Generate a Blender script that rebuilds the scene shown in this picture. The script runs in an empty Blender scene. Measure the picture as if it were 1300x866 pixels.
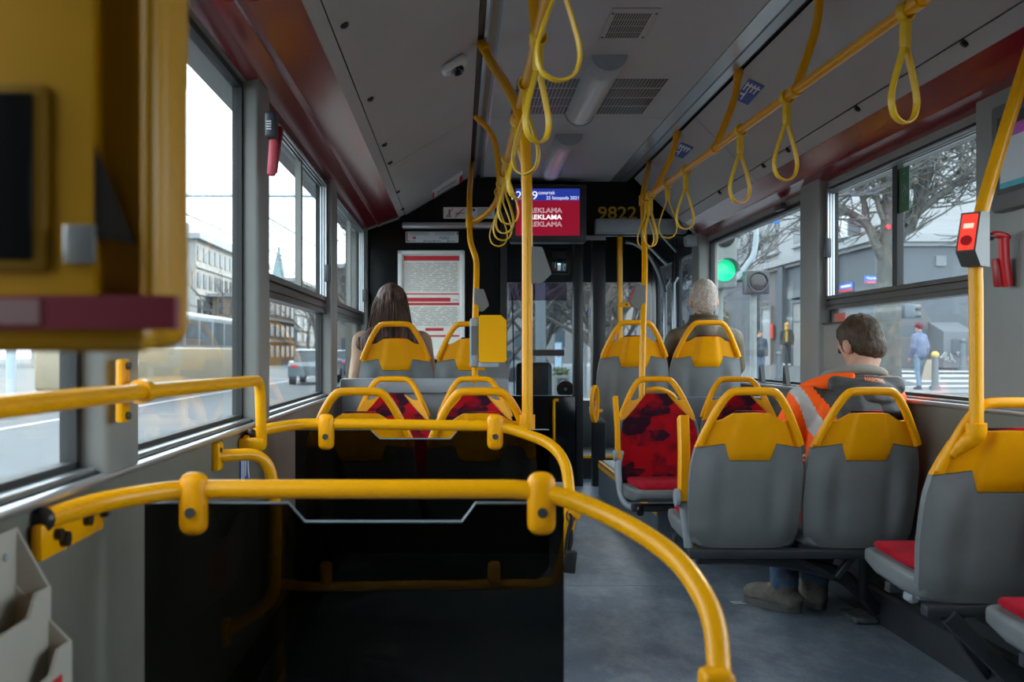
import bpy, bmesh, math, random
from mathutils import Vector, Matrix, noise

RND = random.Random(11)
SC = bpy.context.scene
COL = SC.collection
PI = math.pi

# ------------------------------------------------------------------ camera
FPX, VPX, VPY, CZ = 1264.0, 583.0, 447.0, 1.02      # focal length in pixels of the 1300x866 photo
cam_data = bpy.data.cameras.new('camera'); cam = bpy.data.objects.new('camera', cam_data)
COL.objects.link(cam); SC.camera = cam
cam.location = (0, 0, CZ); cam.rotation_euler = (PI/2, 0, 0)
cam_data.sensor_width = 36.0; cam_data.lens = FPX/1300*36
cam_data.shift_x = (650-VPX)/1300; cam_data.shift_y = (VPY-433)/1300
cam_data.clip_start = 0.05; cam_data.clip_end = 600
cam_data.dof.use_dof = True; cam_data.dof.focus_distance = 4.2; cam_data.dof.aperture_fstop = 4.5

# ------------------------------------------------------------------ sky, sun, exposure
world = bpy.data.worlds.new('overcast_sky'); SC.world = world; world.use_nodes = True
wn = world.node_tree; wn.nodes.clear()
wo = wn.nodes.new('ShaderNodeOutputWorld'); wb = wn.nodes.new('ShaderNodeBackground')
wb.inputs[0].default_value = (0.90, 0.955, 1.0, 1); wb.inputs[1].default_value = 1.6
wn.links.new(wb.outputs[0], wo.inputs[0])
sun_data = bpy.data.lights.new('sun', 'SUN'); sun = bpy.data.objects.new('sun', sun_data); COL.objects.link(sun)
sun_data.energy = 2.2; sun_data.angle = math.radians(4); sun_data.color = (1.0, 0.86, 0.68)
sun.rotation_euler = Vector((-0.70, -0.90, -0.50)).to_track_quat('-Z', 'Y').to_euler()
sun.location = (20, 26, 30)
vs = SC.view_settings
vs.view_transform = 'Standard'; vs.look = 'None'; vs.gamma = 1.0; vs.use_curve_mapping = False
vs.exposure = 1.85
SC.display_settings.display_device = 'sRGB'

def P(px, py, Y):
    """a pixel's direction met with a depth Y known from what the thing touches"""
    return Vector(((px-VPX)*Y/FPX, Y, CZ-(py-VPY)*Y/FPX))

# ------------------------------------------------------------------ materials
MATS = {}
def mat(name, col, rough=0.5, metal=0.0, var=0.0, vscale=8.0, bump=0.0, bscale=60.0, spec=0.5, coat=0.0,
        col2=None, emit=0.0, stretch=None):
    m = bpy.data.materials.new(name); m.use_nodes = True
    nt = m.node_tree; b = nt.nodes['Principled BSDF']
    b.inputs['Base Color'].default_value = (*col, 1); b.inputs['Roughness'].default_value = rough
    b.inputs['Metallic'].default_value = metal; b.inputs['Specular IOR Level'].default_value = spec
    b.inputs['Coat Weight'].default_value = coat; b.inputs['Coat Roughness'].default_value = 0.12
    tc = nt.nodes.new('ShaderNodeTexCoord'); src = tc.outputs['Object']
    if stretch:
        mp = nt.nodes.new('ShaderNodeMapping'); mp.inputs['Scale'].default_value = stretch
        nt.links.new(src, mp.inputs[0]); src = mp.outputs[0]
    if var > 0 or col2:
        n = nt.nodes.new('ShaderNodeTexNoise'); n.inputs['Scale'].default_value = vscale; n.inputs['Detail'].default_value = 5
        n.inputs['Roughness'].default_value = 0.65
        nt.links.new(src, n.inputs['Vector'])
        r = nt.nodes.new('ShaderNodeValToRGB'); r.color_ramp.elements[0].position = 0.35; r.color_ramp.elements[1].position = 0.68
        c2 = col2 if col2 else tuple(min(1, c*(1+var)) for c in col)
        c1 = col if col2 else tuple(c*(1-var) for c in col)
        r.color_ramp.elements[0].color = (*c1, 1); r.color_ramp.elements[1].color = (*c2, 1)
        nt.links.new(n.outputs['Fac'], r.inputs[0]); nt.links.new(r.outputs[0], b.inputs['Base Color'])
    if bump > 0:
        n2 = nt.nodes.new('ShaderNodeTexNoise'); n2.inputs['Scale'].default_value = bscale; n2.inputs['Detail'].default_value = 4
        nt.links.new(src, n2.inputs['Vector'])
        bp = nt.nodes.new('ShaderNodeBump'); bp.inputs['Strength'].default_value = bump; bp.inputs['Distance'].default_value = 0.01
        nt.links.new(n2.outputs['Fac'], bp.inputs['Height']); nt.links.new(bp.outputs[0], b.inputs['Normal'])
    if emit > 0:
        b.inputs['Emission Color'].default_value = (*col, 1); b.inputs['Emission Strength'].default_value = emit
    MATS[name] = m
    return m

def glass_mat(name, tint, gloss=0.06, haze=0.0, rough=0.0, haze_col=(0.8, 0.85, 0.9)):
    m = bpy.data.materials.new(name); m.use_nodes = True
    nt = m.node_tree; nt.nodes.clear()
    o = nt.nodes.new('ShaderNodeOutputMaterial'); t = nt.nodes.new('ShaderNodeBsdfTransparent')
    t.inputs[0].default_value = (*tint, 1)
    g = nt.nodes.new('ShaderNodeBsdfGlossy'); g.inputs['Roughness'].default_value = rough
    lw = nt.nodes.new('ShaderNodeLayerWeight'); lw.inputs[0].default_value = 0.5
    pw = nt.nodes.new('ShaderNodeMath'); pw.operation = 'POWER'; pw.inputs[1].default_value = 5.0; nt.links.new(lw.outputs['Facing'], pw.inputs[0])
    mu = nt.nodes.new('ShaderNodeMath'); mu.operation = 'MULTIPLY_ADD'; mu.inputs[1].default_value = 0.55; mu.inputs[2].default_value = gloss*0.5
    mu.use_clamp = True; nt.links.new(pw.outputs[0], mu.inputs[0])
    mx = nt.nodes.new('ShaderNodeMixShader'); nt.links.new(mu.outputs[0], mx.inputs[0])
    last = t.outputs[0]
    if haze > 0:
        d = nt.nodes.new('ShaderNodeBsdfDiffuse'); d.inputs[0].default_value = (*haze_col, 1)  # milky haze of the panes, mixed in as a pale diffuse colour
        md = nt.nodes.new('ShaderNodeMixShader'); md.inputs[0].default_value = haze
        nt.links.new(last, md.inputs[1]); nt.links.new(d.outputs[0], md.inputs[2]); last = md.outputs[0]
    nt.links.new(last, mx.inputs[1]); nt.links.new(g.outputs[0], mx.inputs[2]); nt.links.new(mx.outputs[0], o.inputs[0])
    MATS[name] = m
    return m

YEL = mat('yellow_paint', (0.82, 0.355, 0.0), 0.30, var=0.05, vscale=5, spec=0.38)
YELP = mat('yellow_plastic', (0.84, 0.345, 0.0), 0.38, var=0.06, vscale=4, spec=0.25)
YSTR = mat('yellow_strap', (0.84, 0.50, 0.012), 0.42, var=0.06, vscale=20)
GREYS = mat('grey_seat_plastic', (0.18, 0.193, 0.20), 0.42, var=0.12, vscale=5, bump=0.05, bscale=250)
GREYT = mat('light_grey_plastic', (0.30, 0.34, 0.38), 0.42, var=0.08, vscale=6)
WALLG = mat('grey_wall_laminate', (0.15, 0.143, 0.118), 0.55, var=0.10, vscale=3, bump=0.08, bscale=300)
PILG = mat('grey_pillar_cover', (0.22, 0.225, 0.215), 0.45, var=0.06, vscale=3)
CEILM = mat('grey_ceiling_panel', (0.42, 0.43, 0.44), 0.50, var=0.04, vscale=2)
CEILD = mat('ceiling_side_panel', (0.40, 0.40, 0.40), 0.48, var=0.05, vscale=2)
ALU = mat('aluminium', (0.50, 0.53, 0.56), 0.32, 0.85, var=0.08, vscale=6, stretch=(1, 0.1, 1))
ALUD = mat('dark_anodised_rail', (0.08, 0.075, 0.07), 0.30, 0.6, var=0.1, vscale=8)
BLK = mat('black_plastic', (0.012, 0.012, 0.014), 0.38)
RUB = mat('black_rubber', (0.014, 0.015, 0.017), 0.6)
DKG = mat('dark_grey_steel', (0.045, 0.05, 0.058), 0.45, 0.2, var=0.15, vscale=9)
COVE = mat('red_gloss_cove', (0.20, 0.005, 0.012), 0.20, var=0.12, vscale=2, spec=0.5, coat=0.35)
WHT = mat('white_print', (0.75, 0.77, 0.78), 0.5)
PAPER = mat('poster_paper', (0.80, 0.78, 0.71), 0.6, var=0.05, vscale=20)
REDP = mat('red_print', (0.55, 0.02, 0.03), 0.5)
BLUEP = mat('blue_print', (0.03, 0.08, 0.35), 0.5)
GRNP = mat('green_print', (0.02, 0.10, 0.04), 0.5)
BLKP = mat('black_print', (0.02, 0.02, 0.02), 0.5)
GREYP = mat('grey_print', (0.25, 0.26, 0.28), 0.5)
REDPL = mat('red_plastic', (0.55, 0.015, 0.02), 0.35)
BEIGE = mat('beige_plastic', (0.42, 0.39, 0.34), 0.5, var=0.05)
BLACKGL = mat('black_gloss_panel', (0.006, 0.007, 0.008), 0.14, spec=0.22)
PODM = mat('blue_grey_podium', (0.10, 0.125, 0.15), 0.5, var=0.12, vscale=6)
GLASS = glass_mat('window_glass', (0.90, 0.955, 0.965), 0.045, 0.010)
TINT = glass_mat('dark_tinted_glass', (0.20, 0.20, 0.19), 0.022, 0.0)
EDGE = mat('glass_edge', (0.25, 0.30, 0.34), 0.2)
DOORGL = glass_mat('door_glass', (0.55, 0.62, 0.66), 0.06, 0.01)
VISOR = glass_mat('sun_visor_tint', (0.06, 0.075, 0.10), 0.04, 0.02)
VIOLET = glass_mat('violet_strip_tint', (0.62, 0.54, 0.64), 0.04, 0.01)
LENS = mat('lamp_diffuser', (0.55, 0.57, 0.58), 0.25, var=0.04, vscale=3, bump=0.15, bscale=60, stretch=(1, 0.02, 1))

# red blotched upholstery
def fabric():
    m = bpy.data.materials.new('red_seat_fabric'); m.use_nodes = True; nt = m.node_tree; b = nt.nodes['Principled BSDF']
    b.inputs['Roughness'].default_value = 0.85; b.inputs['Sheen Weight'].default_value = 0.05; b.inputs['Specular IOR Level'].default_value = 0.15
    tc = nt.nodes.new('ShaderNodeTexCoord')
    mp = nt.nodes.new('ShaderNodeMapping'); mp.inputs['Scale'].default_value = (9, 9, 12); nt.links.new(tc.outputs['Object'], mp.inputs[0])
    v = nt.nodes.new('ShaderNodeTexVoronoi'); v.distance = 'CHEBYCHEV'; v.inputs['Scale'].default_value = 1.1; nt.links.new(mp.outputs[0], v.inputs['Vector'])
    n = nt.nodes.new('ShaderNodeTexNoise'); n.inputs['Scale'].default_value = 1.3; n.inputs['Detail'].default_value = 6; nt.links.new(mp.outputs[0], n.inputs['Vector'])
    mx = nt.nodes.new('ShaderNodeMath'); mx.operation = 'ADD'; 
    sp = nt.nodes.new('ShaderNodeSeparateColor'); nt.links.new(v.outputs['Color'], sp.inputs[0])
    ml = nt.nodes.new('ShaderNodeMath'); ml.operation = 'MULTIPLY'; ml.inputs[1].default_value = 0.55; nt.links.new(sp.outputs[0], ml.inputs[0])
    nt.links.new(ml.outputs[0], mx.inputs[0]); nt.links.new(n.outputs['Fac'], mx.inputs[1])
    r = nt.nodes.new('ShaderNodeValToRGB')
    r.color_ramp.elements[0].position = 0.56; r.color_ramp.elements[0].color = (0.030, 0.004, 0.014, 1)
    r.color_ramp.elements[1].position = 0.95; r.color_ramp.elements[1].color = (0.42, 0.002, 0.008, 1)
    e = r.color_ramp.elements.new(0.72); e.color = (0.24, 0.002, 0.010, 1)
    nt.links.new(mx.outputs[0], r.inputs[0]); nt.links.new(r.outputs[0], b.inputs['Base Color'])
    n2 = nt.nodes.new('ShaderNodeTexNoise'); n2.inputs['Scale'].default_value = 350; nt.links.new(tc.outputs['Object'], n2.inputs['Vector'])
    bp = nt.nodes.new('ShaderNodeBump'); bp.inputs['Strength'].default_value = 0.25; bp.inputs['Distance'].default_value = 0.004
    nt.links.new(n2.outputs['Fac'], bp.inputs['Height']); nt.links.new(bp.outputs[0], b.inputs['Normal'])
    return m
FAB = fabric()
CUSH = mat('red_cushion_fabric', (0.30, 0.005, 0.015), 0.9, spec=0.15, col2=(0.44, 0.012, 0.03), vscale=14, bump=0.2, bscale=300)

# speckled dark vinyl with pale scuffs
def vinyl():
    m = bpy.data.materials.new('dark_speckled_vinyl'); m.use_nodes = True; nt = m.node_tree; b = nt.nodes['Principled BSDF']
    tc = nt.nodes.new('ShaderNodeTexCoord')
    n1 = nt.nodes.new('ShaderNodeTexNoise'); n1.inputs['Scale'].default_value = 160; n1.inputs['Detail'].default_value = 3
    mp = nt.nodes.new('ShaderNodeMapping'); mp.inputs['Scale'].default_value = (1, 0.55, 1)
    n2 = nt.nodes.new('ShaderNodeTexNoise'); n2.inputs['Scale'].default_value = 5; n2.inputs['Detail'].default_value = 9; n2.inputs['Roughness'].default_value = 0.75
    nt.links.new(tc.outputs['Object'], n1.inputs['Vector']); nt.links.new(tc.outputs['Object'], mp.inputs[0]); nt.links.new(mp.outputs[0], n2.inputs['Vector'])
    r1 = nt.nodes.new('ShaderNodeValToRGB'); r1.color_ramp.elements[0].position = 0.4; r1.color_ramp.elements[0].color = (0.115, 0.148, 0.200, 1)
    r1.color_ramp.elements[1].position = 0.7; r1.color_ramp.elements[1].color = (0.195, 0.235, 0.295, 1)
    r2 = nt.nodes.new('ShaderNodeValToRGB'); r2.color_ramp.elements[0].position = 0.46; r2.color_ramp.elements[0].color = (0, 0, 0, 1)
    r2.color_ramp.elements[1].position = 0.70; r2.color_ramp.elements[1].color = (0.75, 0.75, 0.75, 1)
    nt.links.new(n1.outputs['Fac'], r1.inputs[0]); nt.links.new(n2.outputs['Fac'], r2.inputs[0])
    mx = nt.nodes.new('ShaderNodeMix'); mx.data_type = 'RGBA'; nt.links.new(r2.outputs[0], mx.inputs['Factor'])
    nt.links.new(r1.outputs[0], mx.inputs['A']); mx.inputs['B'].default_value = (0.42, 0.46, 0.50, 1)
    nt.links.new(mx.outputs['Result'], b.inputs['Base Color'])
    b.inputs['Roughness'].default_value = 0.34
    bp = nt.nodes.new('ShaderNodeBump'); bp.inputs['Strength'].default_value = 0.12; bp.inputs['Distance'].default_value = 0.005
    nt.links.new(n1.outputs['Fac'], bp.inputs['Height']); nt.links.new(bp.outputs[0], b.inputs['Normal'])
    return m
VINYL = vinyl()

# ------------------------------------------------------------------ mesh helpers
OFF = {}
def link(o, parent=None):
    COL.objects.link(o)
    if parent: o.parent = parent
    return o

def fillet(pts, r, seg=6):
    pts = [Vector(p) for p in pts]
    out = [pts[0]]
    for i in range(1, len(pts)-1):
        a, b, c = pts[i-1], pts[i], pts[i+1]
        d1 = (a-b); d2 = (c-b); l1, l2 = d1.length, d2.length
        rr = r[i-1] if isinstance(r, (list, tuple)) else r
        t = min(rr, l1*0.49, l2*0.49)
        p0 = b+d1.normalized()*t; p1 = b+d2.normalized()*t
        for k in range(seg+1):
            s = k/seg
            out.append(p0*(1-s)**2 + b*2*s*(1-s) + p1*s*s)
    out.append(pts[-1])
    return out

def catmull(pts, seg=8):
    pts = [Vector(p) for p in pts]
    q = [pts[0]*2-pts[1]] + pts + [pts[-1]*2-pts[-2]]
    out = []
    for i in range(1, len(q)-2):
        for k in range(seg):
            t = k/seg
            out.append(0.5*((2*q[i]) + (q[i+1]-q[i-1])*t + (2*q[i-1]-5*q[i]+4*q[i+1]-q[i+2])*t*t + (3*q[i]-q[i-1]-3*q[i+1]+q[i+2])*t**3))
    out.append(pts[-1])
    return out

class MB:
    def __init__(s): s.v = []; s.f = []; s.mi = []
    def add(s, vs_, fs_, mi=0):
        o = len(s.v); s.v += [Vector(p) for p in vs_]
        for f in fs_: s.f.append([i+o for i in f]); s.mi.append(mi)
        return s
    def box(s, x0, x1, y0, y1, z0, z1, M=None, mi=0):
        vs_ = [(x0,y0,z0),(x1,y0,z0),(x1,y1,z0),(x0,y1,z0),(x0,y0,z1),(x1,y0,z1),(x1,y1,z1),(x0,y1,z1)]
        if M: vs_ = [M @ Vector(p) for p in vs_]
        return s.add(vs_, [(0,3,2,1),(4,5,6,7),(0,1,5,4),(1,2,6,5),(2,3,7,6),(3,0,4,7)], mi)
    def rbox(s, c, d, r=0.01, seg=2, M=None, mi=0):
        bm = bmesh.new(); bmesh.ops.create_cube(bm, size=1.0)
        for v in bm.verts: v.co = Vector((v.co.x*d[0], v.co.y*d[1], v.co.z*d[2]))
        bmesh.ops.bevel(bm, geom=bm.edges[:]+bm.verts[:], offset=min(r, min(d)*0.49), segments=seg, profile=0.5, affect='EDGES', clamp_overlap=True)
        bm.verts.index_update(); T = Matrix.Translation(Vector(c)); T = T @ M if M else T
        s.add([T @ v.co for v in bm.verts], [[v.index for v in f.verts] for f in bm.faces], mi); bm.free()
        return s
    def tube(s, path, r, n=12, caps=True, mi=0, ell=1.0):
        path = [Vector(p) for p in path]; m = len(path)
        rs = r if isinstance(r, (list, tuple)) else [r]*m
        T = []
        for i in range(m):
            a = path[max(0, i-1)]; b = path[min(m-1, i+1)]; T.append((b-a).normalized())
        up = Vector((0, 0, 1)) if abs(T[0].z) < 0.9 else Vector((0, 1, 0))
        N = (up - T[0]*up.dot(T[0])).normalized(); rings = []
        for i in range(m):
            N = N - T[i]*N.dot(T[i])
            if N.length < 1e-6: N = T[i].orthogonal()
            N.normalize(); B = T[i].cross(N)
            rings.append([path[i]+(N*math.cos(2*PI*k/n)*ell + B*math.sin(2*PI*k/n))*rs[i] for k in range(n)])
        vs_ = [p for g in rings for p in g]; fs_ = []
        for i in range(m-1):
            for k in range(n):
                a = i*n+k; b = i*n+(k+1) % n
                fs_.append((a, b, b+n, a+n))
        if caps: fs_.append(tuple(range(n))[::-1]); fs_.append(tuple(range((m-1)*n, m*n)))
        return s.add(vs_, fs_, mi)
    def sweep(s, path, N, a, b, closed=False, mi=0):
        """flat strip: half width a along the plane normal N, half thickness b in the plane"""
        path = [Vector(p) for p in path]; m = len(path); N = Vector(N).normalized(); vs_ = []; fs_ = []
        for i in range(m):
            p0 = path[(i-1) % m] if closed else path[max(0, i-1)]; p1 = path[(i+1) % m] if closed else path[min(m-1, i+1)]
            T = (p1-p0).normalized(); B = T.cross(N).normalized()
            for (u, w) in ((-1,-.6),(-.7,-1),(.7,-1),(1,-.6),(1,.6),(.7,1),(-.7,1),(-1,.6)):
                vs_.append(path[i]+N*a*u+B*b*w)
        L = m if closed else m-1
        for i in range(L):
            for k in range(8):
                a0 = i*8+k; b0 = i*8+(k+1) % 8; j = ((i+1) % m)*8
                fs_.append((a0, b0, j+(k+1) % 8, j+k))
        if not closed: fs_.append(tuple(range(8))[::-1]); fs_.append(tuple(range((m-1)*8, m*8)))
        return s.add(vs_, fs_, mi)
    def prism(s, poly, axis, a, b, mi=0):
        def pt(p, t):
            if axis == 'x': return Vector((t, p[0], p[1]))
            if axis == 'y': return Vector((p[0], t, p[1]))
            return Vector((p[0], p[1], t))
        n = len(poly); vs_ = [pt(p, a) for p in poly]+[pt(p, b) for p in poly]
        fs_ = [tuple(range(n))[::-1], tuple(range(n, 2*n))]+[(i, (i+1) % n, n+(i+1) % n, n+i) for i in range(n)]
        return s.add(vs_, fs_, mi)
    def disc(s, c, axis, r, h, n=20, mi=0):
        c = Vector(c); ax = Vector(axis).normalized()
        return s.tube([c-ax*h/2, c+ax*h/2], r, n, True, mi)
    def ell(s, c, r, M=None, n=12, m=8, mi=0):
        c = Vector(c); vs_ = []; fs_ = []
        if not isinstance(r, (tuple, list, Vector)): r = (r, r, r)
        for i in range(1, m):
            th = PI*i/m
            for k in range(n):
                ph = 2*PI*k/n
                vs_.append(Vector((r[0]*math.sin(th)*math.cos(ph), r[1]*math.sin(th)*math.sin(ph), r[2]*math.cos(th))))
        vs_ += [Vector((0, 0, r[2])), Vector((0, 0, -r[2]))]
        for i in range(m-2):
            for k in range(n):
                fs_.append((i*n+k, (i+1)*n+k, (i+1)*n+(k+1) % n, i*n+(k+1) % n))
        t = (m-1)*n
        for k in range(n):
            fs_.append((t, k, (k+1) % n)); fs_.append((t+1, (m-2)*n+(k+1) % n, (m-2)*n+k))
        return s.add([c+((M @ p) if M else p) for p in vs_], fs_, mi)
    def cap(s, p0, p1, r0, r1, n=12):
        """rounded tapered limb piece"""
        p0 = Vector(p0); p1 = Vector(p1); s.ell(p0, r0, n=n); s.ell(p1, r1, n=n)
        if (p1-p0).length > 1e-4: s.tube([p0, p1], [r0, r1], n)
        return s
    def loft(s, rings, mi=0):
        n = len(rings[0]); vs_ = [p for g in rings for p in g]; fs_ = []
        for i in range(len(rings)-1):
            for k in range(n): fs_.append((i*n+k, i*n+(k+1) % n, (i+1)*n+(k+1) % n, (i+1)*n+k))
        fs_.append(tuple(range(n))[::-1]); fs_.append(tuple(range((len(rings)-1)*n, len(rings)*n)))
        return s.add(vs_, fs_, mi)
    def build(s, name, m, parent=None, angle=42, world=True):
        me = bpy.data.meshes.new(name)
        off = OFF.get(parent.name, Vector()) if (parent and world) else Vector()
        vv = s.v
        o = bpy.data.objects.new(name, me)
        if parent is None and vv:
            lo = [min(p[i] for p in vv) for i in range(3)]; hi = [max(p[i] for p in vv) for i in range(3)]
            off = Vector(((lo[0]+hi[0])/2, (lo[1]+hi[1])/2, lo[2])); o.location = off
        me.from_pydata([tuple(p-off) for p in vv], [], s.f)
        bm = bmesh.new(); bm.from_mesh(me); bmesh.ops.recalc_face_normals(bm, faces=bm.faces[:]); bm.to_mesh(me); bm.free()
        ms = m if isinstance(m, (list, tuple)) else [m]
        for x in ms: me.materials.append(x)
        if len(ms) > 1: me.polygons.foreach_set('material_index', s.mi)
        me.polygons.foreach_set('use_smooth', [True]*len(me.polygons))
        me.set_sharp_from_angle(angle=math.radians(angle)); me.update()
        link(o, parent); OFF[o.name] = off
        return o

def thing(name, label, cat, loc=(0, 0, 0), group=None, rz=0.0, kind=None):
    o = bpy.data.objects.new(name, None); o.empty_display_size = 0.1; link(o)
    o.location = loc; o.rotation_euler = (0, 0, rz); OFF[o.name] = Vector(loc)
    return tag(o, label, cat, group, kind)
def tag(o, label, cat, group=None, kind=None):
    o['label'] = label; o['category'] = cat
    if group: o['group'] = group
    if kind: o['kind'] = kind
    return o
def struct(o, label, cat): return tag(o, label, cat, None, 'structure')
def copy_tree(o, parent=None):
    c = o.copy(); COL.objects.link(c); c.parent = parent
    for ch in list(o.children): copy_tree(ch, c)
    return c

def text(body, m, parent, name, loc, h=None, w=None, rot=(PI/2, 0, 0), extrude=0.0006, bold=0.0, M=None, outline=None):
    """flat lettering as a thin mesh; fitted to height h or width w, centred at loc"""
    cu = bpy.data.curves.new('lettering', 'FONT'); cu.body = body; cu.align_x = 'CENTER'; cu.align_y = 'CENTER'
    cu.size = 1.0; cu.offset = bold; cu.resolution_u = 3
    if outline: cu.fill_mode = 'NONE'; cu.bevel_depth = outline; cu.bevel_resolution = 0
    t = bpy.data.objects.new('lettering', cu); COL.objects.link(t)
    dg = bpy.context.evaluated_depsgraph_get(); me = bpy.data.meshes.new_from_object(t.evaluated_get(dg))
    bpy.data.objects.remove(t); bpy.data.curves.remove(cu)
    xs = [v.co.x for v in me.vertices]; ys = [v.co.y for v in me.vertices]
    cx, cy = (min(xs)+max(xs))/2, (min(ys)+max(ys))/2; sx = max(xs)-min(xs); sy = max(ys)-min(ys)
    k = (h/sy) if h else (w/sx); kx = (w/sx) if (w and h) else k
    Rm = M if M else Matrix.Rotation(rot[2], 3, 'Z') @ Matrix.Rotation(rot[1], 3, 'Y') @ Matrix.Rotation(rot[0], 3, 'X')
    off = OFF.get(parent.name, Vector())
    for v in me.vertices: v.co = Rm @ Vector(((v.co.x-cx)*kx, (v.co.y-cy)*k, v.co.z*k)) + Vector(loc) - off
    me.materials.clear(); me.materials.append(m); me.name = name
    o = bpy.data.objects.new(name, me); link(o, parent); OFF[o.name] = off
    return o

def blob(mb, voxel, smooth=4):
    """fuse overlapping rounded pieces into one continuous skin"""
    me = bpy.data.meshes.new('blob'); me.from_pydata([tuple(p) for p in mb.v], [], mb.f)
    o = bpy.data.objects.new('blob', me); COL.objects.link(o)
    r = o.modifiers.new('r', 'REMESH'); r.mode = 'VOXEL'; r.voxel_size = voxel
    sm = o.modifiers.new('s', 'SMOOTH'); sm.iterations = smooth; sm.factor = 0.5
    dg = bpy.context.evaluated_depsgraph_get(); ev = bpy.data.meshes.new_from_object(o.evaluated_get(dg))
    out = MB(); out.add([v.co.copy() for v in ev.vertices], [list(p.vertices) for p in ev.polygons])
    bpy.data.objects.remove(o); bpy.data.meshes.remove(me); bpy.data.meshes.remove(ev)
    return out

# ================================================================== THE BUS SHELL
YB, YF = -1.5, 7.0
XL, XPL, XR, XPR = -0.64, -0.69, 1.70, 1.75

# floor
fl = struct(MB().box(-0.80, 1.85, YB, 9.45, -0.08, 0.0).build('floor', VINYL), 'dark grey speckled vinyl bus floor with pale scuffs', 'floor')
for y in (4.35, 6.1):
    MB().box(0.32, 0.98, y, y+0.008, 0.0, 0.0008).build('floor_seam', GREYT, fl)
tag(MB().rbox((1.13, 4.06, 0.0015), (0.05, 0.012, 0.002), 0.0008, 1).rbox((1.137, 4.035, 0.0015), (0.055, 0.012, 0.002), 0.0008, 1).build('paper_scrap', WHT),
    'small white paper scrap lying on the dark floor near the boots', 'litter')

# side walls below the sills and headers above the panes
wl = struct(thing('wall_left', 'grey laminate side wall under the windows with the white building outside', 'wall', (-0.7, 2.7, 0)), 'grey laminate side wall under the windows with the white building outside', 'wall')
MB().box(-0.80, XL, YB, 7.0, 0, 0.79).build('lower_panel', WALLG, wl)
MB().box(-0.80, -0.67, YB, 9.4, 1.868, 2.31).build('header', PILG, wl)
MB().box(-0.80, -0.69, YB, 7.0, 0.788, 0.80).box(-0.80, -0.70, 7.0, 9.4, 0, 1.868).build('outer_skin', WALLG, wl)
s_ = MB(); s_.box(-0.73, -0.655, YB, 6.5, 0.792, 0.812); s_.rbox((-0.635, 2.5, 0.795), (0.022, 8.0, 0.016), 0.006, 2)
s_.build('window_sill', ALU, wl)
MB().box(-0.658, -0.647, YB, 6.5, 0.793, 0.806).build('sill_groove', RUB, wl)
MB().rbox((-0.60, 2.7, 0.06), (0.09, 8.2, 0.12), 0.02, 2).build('skirting_duct', DKG, wl)

wr = struct(thing('wall_right', 'grey laminate side wall beside the seat of the orange jacket', 'wall', (1.75, 2.7, 0)), 'grey laminate side wall beside the seat of the orange jacket', 'wall')
MB().box(XR, 1.86, YB, 7.0, 0, 0.83).build('lower_panel', WALLG, wr)
MB().box(1.73, 1.86, YB, 9.4, 1.79, 2.31).build('header', PILG, wr)
s_ = MB(); s_.box(1.715, 1.79, YB, 7.0, 0.832, 0.852); s_.rbox((1.697, 2.75, 0.835), (0.022, 8.4, 0.018), 0.006, 2)
s_.build('window_sill', ALU, wr)
MB().box(1.708, 1.718, YB, 7.0, 0.833, 0.846).build('sill_groove', RUB, wr)
MB().rbox((1.698, 2.2, 0.745), (0.012, 1.7, 0.06), 0.005, 2).build('dado_rail', PILG, wr)
d_ = MB(); d_.prism([(1.575, 0.0), (1.70, 0.0), (1.70, 0.17), (1.64, 0.17), (1.63, 0.13), (1.585, 0.11)], 'y', YB, 4.75)
d_.build('skirting_duct', DKG, wr)
MB().box(1.60, 1.628, YB, 3.9, 0.124, 0.134).build('duct_rail', ALUD, wr)
c_ = MB().rbox((1.715, 4.41, 1.0), (0.04, 0.46, 0.30), 0.012, 2); c_.build('raised_cabinet', PILG, wr)
MB().box(1.69, 1.735, 4.17, 4.645, 1.148, 1.156).build('cabinet_trim', BLK, wr)

# back of the bus behind the camera
wb_ = struct(thing('wall_rear', 'dark closed rear wall of the bus', 'wall', (0.5, YB, 0)), 'dark closed rear wall of the bus', 'wall')
MB().box(-0.80, 1.86, YB-0.06, YB, 0, 2.4).build('lower_panel', DKG, wb_)

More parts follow.
